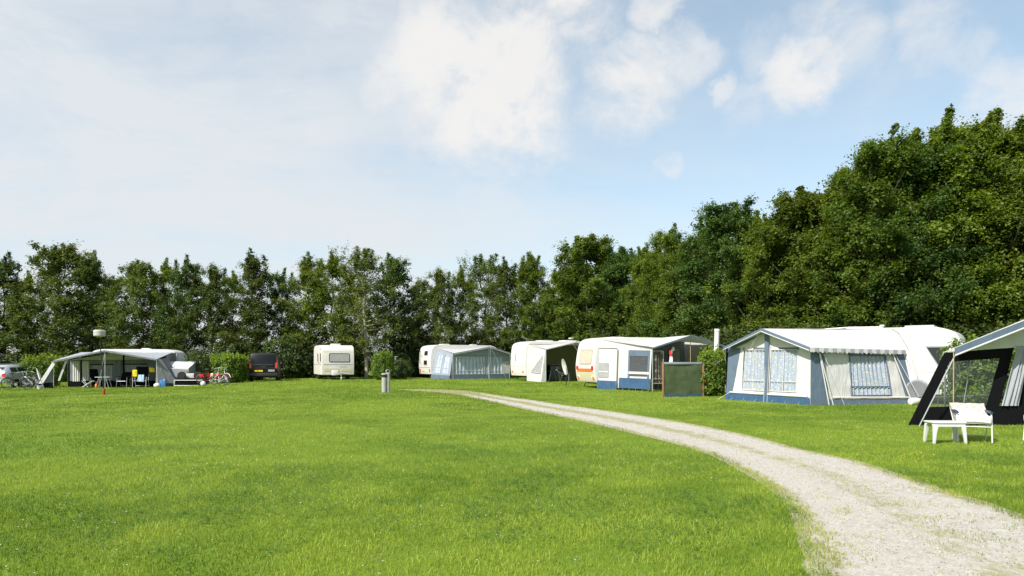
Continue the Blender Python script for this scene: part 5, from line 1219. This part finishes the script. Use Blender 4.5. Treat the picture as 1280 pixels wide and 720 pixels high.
def path_mesh():
    K = 14; vs = []; uv = []
    for i in range(NP):
        for k in range(K + 1):
            f = k / K; p = A_[i] * (1 - f) + B_[i] * f; e = abs(f - .5) * 2
            if k in (0, K):
                dd = (B_[i] - A_[i]) / (2 * hw[i]); p = p + dd * (.10 * hw[i] if k == K else -.10 * hw[i])
            z = float(zg(p[0], p[1])) + .004 + .007 * (1 - e ** 4) * (vnoise(p[0], p[1], .9, 3) - .2 + .5 * (1 - abs(e - .55) * 2))*.6
            vs.append((p[0], p[1], max(z, float(zg(p[0], p[1])) + .004))); l_ = abs(f * 2 - 1); y_ = cen[i, 1]; uv.append(float(sstep(.42, .0, l_) * (.13 + .17 * sstep(8, 22, y_)) + sstep(.74, 1.0, l_) * .24 + .10 * sstep(18, 36, y_) + .42 * sstep(29, 38, y_)))
    fs = [(i * (K + 1) + k, i * (K + 1) + k + 1, (i + 1) * (K + 1) + k + 1, (i + 1) * (K + 1) + k) for i in range(NP - 1) for k in range(K)]
    me = bpy.data.meshes.new('path'); me.from_pydata(vs, [], fs); at = me.attributes.new('lat', 'FLOAT', 'POINT'); at.data.foreach_set('value', np.array(uv, np.float32)); me.polygons.foreach_set('use_smooth', [True] * len(fs)); return me
def mat_gravel():
    m, out, N, L = nodes('pale_gravel')
    tc = N('ShaderNodeTexCoord'); o = tc.outputs['Object']
    v1 = N('ShaderNodeTexVoronoi', ins={'Scale': 90.0, 'Randomness': 1.0}); L(o, v1.inputs['Vector']); sc = N('ShaderNodeSeparateColor'); L(v1.outputs['Color'], sc.inputs[0])
    n1 = N('ShaderNodeTexNoise', ins={'Scale': 1.3, 'Detail': 8.0, 'Roughness': .7}); L(o, n1.inputs['Vector'])
    n2 = N('ShaderNodeTexNoise', ins={'Scale': 9.0, 'Detail': 6.0, 'Roughness': .75}); L(o, n2.inputs['Vector'])
    r = N('ShaderNodeValToRGB'); e = r.color_ramp.elements; e[0].position = 0.0; e[0].color = (.40, .37, .315, 1); e[1].position = 1.0; e[1].color = (.60, .57, .50, 1)
    L(sc.outputs[0], r.inputs[0])
    mr = N('ShaderNodeMapRange', ins={1: .3, 2: .7, 3: .86, 4: 1.08}); L(n2.outputs['Fac'], mr.inputs[0]); sv = N('ShaderNodeVectorMath', operation='SCALE'); L(r.outputs[0], sv.inputs[0]); L(mr.outputs[0], sv.inputs['Scale'])
    # mossy soil along the crown and the verges, in ragged patches
    la_ = N('ShaderNodeAttribute', attribute_name='lat'); a2 = N('ShaderNodeMath', operation='ADD'); L(la_.outputs['Fac'], a2.inputs[0])
    n3 = N('ShaderNodeTexNoise', ins={'Scale': 3.4, 'Detail': 10.0, 'Roughness': .82}); mp = N('ShaderNodeMapping', ins={'Scale': (1.0, .6, 1.0)}); L(o, mp.inputs['Vector']); L(mp.outputs[0], n3.inputs['Vector']); L(n3.outputs['Fac'], a2.inputs[1])
    r2 = N('ShaderNodeMapRange', ins={1: .58, 2: .72, 3: 0.0, 4: .8}); L(a2.outputs[0], r2.inputs[0])
    n4 = N('ShaderNodeTexNoise', ins={'Scale': 26.0, 'Detail': 4.0, 'Roughness': .7}); L(o, n4.inputs['Vector'])
    r4 = N('ShaderNodeMapRange', ins={1: .60, 2: .68, 3: 1.0, 4: .55}); L(n4.outputs['Fac'], r4.inputs[0]); sv2 = N('ShaderNodeVectorMath', operation='SCALE'); L(sv.outputs[0], sv2.inputs[0]); L(r4.outputs[0], sv2.inputs['Scale'])
    mx = N('ShaderNodeMix', data_type='RGBA'); mx.inputs[7].default_value = (.29, .28, .11, 1); L(r2.outputs[0], mx.inputs[0]); L(sv2.outputs[0], mx.inputs[6])
    p = N('ShaderNodeBsdfPrincipled', ins={'Roughness': .92, 'Specular IOR Level': .15}); L(mx.outputs[2], p.inputs['Base Color'])
    b = N('ShaderNodeBump', ins={'Strength': .9, 'Distance': .012}); L(v1.outputs['Distance'], b.inputs['Height']); b2 = N('ShaderNodeBump', ins={'Strength': .4, 'Distance': .02}); L(n2.outputs['Fac'], b2.inputs['Height']); L(b.outputs[0], b2.inputs['Normal']); L(b2.outputs[0], p.inputs['Normal'])
    L(p.outputs[0], out.inputs[0]); return m
pm = path_mesh(); pm.materials.append(mat_gravel()); tag(link('path', pm), None, None, None, 'structure')

def blades(seed, n, y0, y1, ymode, wmul, hgt, mid, f0=0, f1=0):
    rg = np.random.default_rng(seed)
    # density falls with distance as the blades grow wider
    u = rg.uniform(size=n); a = ymode; y = (y0 ** a + u * (y1 ** a - y0 ** a)) ** (1 / a)
    x = rg.uniform(-1, 1, size=n) * (.76 * y + 3.5)
    lat, idx = path_lat(x, y); yy = cen[idx, 1]
    nz = fbm(x, y, 2.1, 31); n5 = fbm(x, y, 7.0, 77, 3)
    al = np.abs(lat)
    prob = np.ones(n); on = al < 1.0
    mixn = np.clip((.45 * nz + .55 * n5 - .5) * 1.7 + .5, 0, 1)
    crown = sstep(.42, .05, al) * (.13 + .27 * sstep(7, 18, yy)); edge = sstep(.80, 1.0, al) * .42; rise = .10 * sstep(18, 36, yy) + .42 * sstep(29, 38, yy)
    cover = sstep(.57, .70, mixn + crown + edge + rise); prob = np.where(on, cover * np.clip(.40 + .6 * sstep(.75, 1.0, al) + .6 * sstep(26, 36, yy), 0, 1), 1.0)
    prob *= np.where(on, 1, .55 + .45 * sstep(.3, .5, fbm(x, y, 1.3, 8)))
    prob *= sstep(y0, y0 + f0, y) if f0 else 1; prob *= sstep(y1, y1 - f1, y) if f1 else 1
    k = rg.uniform(size=n) < prob; x, y, al, on, nz = x[k], y[k], al[k], on[k], nz[k]; n = len(x)
    z = zg(x, y)
    big = fbm(x, y, .22, 91); tuft = fbm(x, y, 2.6, 17)
    h = hgt * rg.uniform(.55, 1.25, size=n) * (.40 + 1.2 * tuft ** 1.4 ) * np.where(on, .72 + .28 * sstep(.75, 1.0, al), 1) ; w = wmul * rg.uniform(.7, 1.3, size=n)
    az = rg.uniform(0, 2 * PI, size=n); la = rg.uniform(.1, .9, size=n) * h; dx, dy = np.cos(az) * la, np.sin(az) * la
    fa = rg.uniform(0, PI, size=n); wx, wy = np.cos(fa) * w / 2, np.sin(fa) * w / 2
    # blade colour: two greens mixed patchily, some straw
    f = np.clip(.57 + 2.6 * (big - .5) + 2.2 * (tuft - .5) + 1.6 * (fbm(x, y, .9, 63) - .5) + rg.normal(size=n) * .16, 0, 1)[:, None]
    c = np.array([.092, .172, .009]) * (1 - f) + np.array([.305, .390, .046]) * f
    straw = (rg.uniform(size=n) < .035)[:, None]; c = np.where(straw, np.array([.34, .33, .12]), c); c = c * rg.uniform(.8, 1.2, size=(n, 1))
    c = np.where(on[:, None], c * np.array([1.25, 1.02, 1.3]), c)
    b = np.stack([x, y, z - .004], 1); W3 = np.stack([wx, wy, np.zeros(n)], 1); L3 = np.stack([dx, dy, np.zeros(n)], 1); U = np.zeros((n, 3)); U[:, 2] = h
    if mid:
        v = np.stack([b - W3, b + W3, b + L3 * .35 + U * .62 + W3 * .75, b + L3 * .35 + U * .62 - W3 * .75, b + L3 + U * .95], 1); k5 = 5
        fa_ = np.stack([np.array([0, 1, 2, 3, 3, 2, 4])[None, :] + np.arange(n)[:, None] * 5], 0).reshape(-1); ls = (np.arange(n)[:, None] * 7 + np.array([0, 4])).reshape(-1)
    else:
        v = np.stack([b - W3, b + W3, b + L3 + U], 1); k5 = 3; fa_ = np.arange(n * 3); ls = np.arange(n) * 3
    return v.reshape(-1, 3), fa_, ls, np.repeat(c, k5, 0)
def join_mesh(name, parts):
    me = bpy.data.meshes.new(name); nv = 0; nl = 0; VV, FF, LL, CC = [], [], [], []
    for v, f, l, c in parts:
        VV.append(v); FF.append(f + nv); LL.append(l + nl); CC.append(c); nv += len(v); nl += len(f)
    v, f, l, c = map(np.concatenate, (VV, FF, LL, CC))
    me.vertices.add(len(v)); me.vertices.foreach_set('co', v.reshape(-1).astype(np.float32)); me.loops.add(len(f)); me.loops.foreach_set('vertex_index', f.astype(np.int32))
    me.polygons.add(len(l)); me.polygons.foreach_set('loop_start', l.astype(np.int32))
    at = me.attributes.new('col', 'FLOAT_COLOR', 'POINT'); at.data.foreach_set('color', np.concatenate([c, np.ones((len(c), 1))], 1).reshape(-1).astype(np.float32)); me.update(); me.validate(); return me
def mat_blade():
    m, out, N, L = nodes('grass_blade'); a = N('ShaderNodeAttribute', attribute_name='col')
    p = N('ShaderNodeBsdfPrincipled', ins={'Roughness': .5, 'Specular IOR Level': .25}); L(a.outputs['Color'], p.inputs['Base Color'])
    t = N('ShaderNodeBsdfTranslucent'); h = N('ShaderNodeHueSaturation', ins={'Hue': .49, 'Value': 1.25}); L(a.outputs['Color'], h.inputs['Color']); L(h.outputs[0], t.inputs['Color'])
    ms = N('ShaderNodeMixShader', ins={0: .4}); L(p.outputs[0], ms.inputs[1]); L(t.outputs[0], ms.inputs[2]); L(ms.outputs[0], out.inputs[0]); return m
gp = [blades(9, 26000, 3.2, 11, 1.3, .0045, .075, True, 0, 5), blades(1, 470000, 3.2, 12.5, 1.25, .0048, .046, True, 0, 4.5), blades(2, 400000, 8, 26, 1.1, .0085, .047, False, 4.5, 7), blades(3, 330000, 19, 44, 1.1, .02, .05, False, 7, 9), blades(4, 180000, 35, 66, 1.3, .042, .055, False, 9, 0)]
me = join_mesh('grass', gp); me.materials.append(mat_blade()); tag(link('grass', me), 'short lush lawn grass', None, None, 'stuff')
def flowers():
    rg = np.random.default_rng(5); mb_v = []; parts = []
    def put(x, y, r, hgt, c):
        n = len(x); z = zg(x, y) + hgt; a = np.linspace(0, 2 * PI, 6, endpoint=False)
        v = np.stack([np.stack([x + r * np.cos(t), y + r * np.sin(t), z + rg.normal(size=n) * .25 * r], 1) for t in a], 1); return v.reshape(-1, 3), np.arange(n * 6), np.arange(n) * 6, np.tile(np.array(c), (n * 6, 1))
    y = (3.5 ** 1.2 + rg.uniform(size=5200) * (32 ** 1.2 - 3.5 ** 1.2)) ** (1 / 1.2); x = rg.uniform(-1, 1, size=5200) * (.745 * y + 1); lat, _ = path_lat(x, y)
    k = (np.abs(lat) > 1.05) & (fbm(x, y, .5, 44) + .25 * rg.uniform(size=5200) > .70); x, y = x[k], y[k]
    parts.append(put(x, y, .0055 + .00032 * y, .05, (.72, .70, .62)))
    cx_ = np.concatenate([rg.normal(5.9, .35, 26), rg.normal(-2, 2.0, 10)]); cy_ = np.concatenate([rg.normal(11.2, .45, 26), rg.normal(16, 2, 10)]); parts.append(put(cx_, cy_, .014, .06, (.80, .50, .02)))
    y = (3.3 ** 1.3 + rg.uniform(size=60000) * (13 ** 1.3 - 3.3 ** 1.3)) ** (1 / 1.3); x = rg.uniform(-1, 1, size=60000) * (.745 * y + 1); lat, _ = path_lat(x, y)
    k = (np.abs(lat) > .95) & (fbm(x, y, .8, 144) + .3 * rg.uniform(size=60000) > .74); x, y = x[k], y[k]
    for q in range(3): parts.append(put(x + rg.normal(size=len(x)) * .012, y + rg.normal(size=len(x)) * .012, .008, .022 + .008 * q, (.10, .20, .035)))
    me = join_mesh('lawn_flowers', parts); return me
def stones():
    rg = np.random.default_rng(12); n = 16000; i = np.clip((rg.uniform(size=n) ** 1.6 * (NP * .62)).astype(int), 0, NP - 1); f = rg.uniform(.06, .94, size=n)
    p = A_[i] * (1 - f[:, None]) + B_[i] * f[:, None] + rg.normal(size=(n, 2)) * .05; r = .0035 + .008 * rg.uniform(size=n) ** 3 + .0002 * p[:, 1]
    o = np.array([(1, 0, 0), (0, 1, 0), (-1, 0, 0), (0, -1, 0), (0, 0, .75), (0, 0, -.4)], float); a = rg.uniform(0, 6.28, size=n)
    v = o[None] * r[:, None, None] * rg.uniform(.6, 1.35, size=(n, 6, 1)); c, s = np.cos(a)[:, None], np.sin(a)[:, None]
    vx = v[..., 0] * c - v[..., 1] * s + p[:, :1]; vy = v[..., 0] * s + v[..., 1] * c + p[:, 1:]; vz = v[..., 2] + zg(p[:, 0], p[:, 1])[:, None] + .007
    V_ = np.stack([vx, vy, vz], -1).reshape(-1, 3); t = np.array([(0, 1, 4), (1, 2, 4), (2, 3, 4), (3, 0, 4)]); F_ = (t[None] + np.arange(n)[:, None, None] * 6).reshape(-1)
    col_ = np.repeat(np.array([.48, .45, .385])[None] * rg.uniform(.45, 1.2, size=(n, 1)), 6, 0)
    return join_mesh('loose_gravel', [(V_, F_, np.arange(n * 4) * 3, col_)])
def mat_stone():
    m, out, N, L = nodes('loose_stone'); a = N('ShaderNodeAttribute', attribute_name='col'); p = N('ShaderNodeBsdfPrincipled', ins={'Roughness': .85, 'Specular IOR Level': .2}); L(a.outputs['Color'], p.inputs['Base Color']); L(p.outputs[0], out.inputs[0]); return m
me = stones(); me.materials.append(mat_stone()); tag(link('loose_gravel', me), 'loose pale gravel stones on the track', None, None, 'stuff')
me = flowers(); me.materials.append(mat_blade()); tag(link('lawn_flowers', me), 'scattered small white clover heads and daisies in the lawn', None, None, 'stuff')
# ================================================================== sky, sun, camera
SUN_AZ, SUN_EL = ang(-.66, -.68), math.radians(46)
sd = V((math.cos(SUN_AZ) * math.cos(SUN_EL), math.sin(SUN_AZ) * math.cos(SUN_EL), math.sin(SUN_EL)))
sun = bpy.data.lights.new('sun', 'SUN'); sun.energy = 4.0; sun.angle = math.radians(.5); sun.color = (1.0, .965, .91)
so = bpy.data.objects.new('sun', sun); col.objects.link(so); so.rotation_euler = sd.to_track_quat('Z', 'Y').to_euler()
w = bpy.data.worlds.new('World'); scn.world = w; w.use_nodes = True; nt = w.node_tree; nt.nodes.clear()
def WN(t, **k):
    n = nt.nodes.new(t)
    for a, b in k.items():
        if a == 'ins':
            for i, v in b.items(): n.inputs[i].default_value = v
        else: setattr(n, a, b)
    return n
WL = nt.links.new
def wm(op, a, b=None, clamp=False):
    n = WN('ShaderNodeMath', operation=op, use_clamp=clamp)
    for i, s in enumerate((a, b)):
        if s is None: continue
        if isinstance(s, (int, float)): n.inputs[i].default_value = s
        else: WL(s, n.inputs[i])
    return n.outputs[0]
sky = WN('ShaderNodeTexSky', sky_type='NISHITA', sun_disc=False, sun_elevation=SUN_EL, sun_rotation=math.atan2(sd.x, sd.y), altitude=0, air_density=1.0, dust_density=1.5, ozone_density=1.5)
tc = WN('ShaderNodeTexCoord'); dirv = tc.outputs['Generated']
sx = WN('ShaderNodeSeparateXYZ'); WL(dirv, sx.inputs[0])
# clouds lie on a plane overhead: direction / height
zc = wm('ADD', wm('MAXIMUM', sx.outputs[2], 0.0), .16)
pv = WN('ShaderNodeCombineXYZ'); WL(wm('DIVIDE', sx.outputs[0], zc), pv.inputs[0]); WL(wm('DIVIDE', sx.outputs[1], zc), pv.inputs[1])
def wnoise(vec, scale, detail, rough, loc=(0, 0, 0), sc=(1, 1, 1), rot=0.0, dist=0.0):
    mp = WN('ShaderNodeMapping', ins={'Location': loc, 'Scale': sc, 'Rotation': (0, 0, rot)}); WL(vec, mp.inputs['Vector'])
    n = WN('ShaderNodeTexNoise', ins={'Scale': scale, 'Detail': detail, 'Roughness': rough, 'Distortion': dist}); WL(mp.outputs[0], n.inputs['Vector']); return n.outputs['Fac']
def smap(v, a, b, c=0.0, d=1.0):
    n = WN('ShaderNodeMapRange', interpolation_type='SMOOTHSTEP', ins={1: a, 2: b, 3: c, 4: d}); WL(v, n.inputs[0]); return n.outputs[0]
puffn = wnoise(dirv, 7.0, 9.0, .62, (1.3, .2, 4.0), (1, 1, 1.4), 0, .35)
streak = wnoise(pv.outputs[0], .9, 9.0, .62, (2.0, 5.0, 0), (.6, 1.5, 1), .35, .6)
fine = wnoise(dirv, 3.2, 10.0, .68, (7.0, 3.0, 1.0), (1, 1, 2.6), 0, .5)
BL = [(602, 95, .115, 1.0), (650, 90, .08, .7), (560, 60, .07, .45), (500, 108, .05, .6), (590, 165, .09, .4), (790, 100, .055, .72), (850, 75, .035, .5), (735, 8, .05, .8), (822, 12, .025, .6), (990, 92, .045, .75), (1040, 50, .055, .5), (955, 60, .04, .4), (1165, 45, .05, .5), (1215, 70, .03, .45), (1262, 150, .06, .62), (930, 135, .03, .4), (838, 195, .02, .5), (895, 120, .015, .5), (640, 210, .10, .28), (1120, 130, .06, .25), (480, 30, .08, .3), (385, 140, .07, .25)]
wn_ = WN('ShaderNodeTexNoise', ins={'Scale': 4.5, 'Detail': 7.0, 'Roughness': .62}); WL(dirv, wn_.inputs['Vector'])
wsub = WN('ShaderNodeVectorMath', operation='SUBTRACT', ins={1: (.5, .5, .5)}); WL(wn_.outputs['Color'], wsub.inputs[0])
wsc = WN('ShaderNodeVectorMath', operation='SCALE', ins={'Scale': .17}); WL(wsub.outputs[0], wsc.inputs[0])
wad = WN('ShaderNodeVectorMath', operation='ADD'); WL(dirv, wad.inputs[0]); WL(wsc.outputs[0], wad.inputs[1])
wno = WN('ShaderNodeVectorMath', operation='NORMALIZE'); WL(wad.outputs[0], wno.inputs[0]); dirw = wno.outputs[0]
acc = None
for px, py, r, wgt in BL:
    d = V(((px - CX) / F, 1, (HZ - py) / F)).normalized()
    dp = WN('ShaderNodeVectorMath', operation='DOT_PRODUCT', ins={1: d}); WL(dirw, dp.inputs[0])
    m = smap(dp.outputs['Value'], math.cos(r * 1.5), math.cos(r * .3), 0.0, wgt); acc = m if acc is None else wm('MAXIMUM', acc, m)
blob = wm('MULTIPLY', acc, smap(puffn, .32, .64, .38, 1.15)); blob = smap(blob, .09, .85, 0.0, .92)
# thin veil: thick to the left, thinning to the right and upwards
lft = smap(sx.outputs[0], -.62, .42, 1.0, 0.0); veil = wm('ADD', wm('MULTIPLY', streak, .55), wm('MULTIPLY', fine, .45))
low = smap(sx.outputs[2], .02, .34, 1.0, 0.0)
cover = wm('ADD', wm('MULTIPLY', lft, .62), wm('MULTIPLY', low, .22)); cover = wm('ADD', cover, .33)
vl = wm('MULTIPLY', smap(veil, .30, .68, .38, 1.15), cover, True); vl = wm('MINIMUM', vl, .9)
hsv = WN('ShaderNodeHueSaturation', ins={'Hue': .482, 'Saturation': .88, 'Value': 1.2}); WL(sky.outputs[0], hsv.inputs['Color'])
CLOUD = 5.2
m1 = WN('ShaderNodeMix', data_type='RGBA'); m1.inputs[7].default_value = (CLOUD * .93, CLOUD * .965, CLOUD * 1.0, 1); WL(vl, m1.inputs[0]); WL(hsv.outputs[0], m1.inputs[6])
m2 = WN('ShaderNodeMix', data_type='RGBA'); m2.inputs[7].default_value = (CLOUD * 1.07, CLOUD * 1.05, CLOUD * 1.03, 1); WL(blob, m2.inputs[0]); WL(m1.outputs[2], m2.inputs[6])
bg = WN('ShaderNodeBackground', ins={'Strength': .10}); WL(m2.outputs[2], bg.inputs['Color'])
wo = WN('ShaderNodeOutputWorld'); WL(bg.outputs[0], wo.inputs[0])
w.cycles.sampling_method = 'MANUAL'; w.cycles.sample_map_resolution = 512

cd = bpy.data.cameras.new('camera'); cd.sensor_width = 36; cd.lens = F / 1280 * 36; cd.shift_y = (HZ - 360) / 1280; cd.clip_start = .1; cd.clip_end = 4000
co = bpy.data.objects.new('camera', cd); col.objects.link(co); co.location = (0, 0, CH); co.rotation_euler = (PI / 2, 0, 0); scn.camera = co
vs = scn.view_settings; vs.view_transform = 'Standard'; vs.look = 'None'; vs.gamma = 1; vs.exposure = 0.72; vs.use_curve_mapping = False
scn.cycles.max_bounces = 8; scn.cycles.diffuse_bounces = 5; scn.cycles.transparent_max_bounces = 12; scn.cycles.use_denoising = True
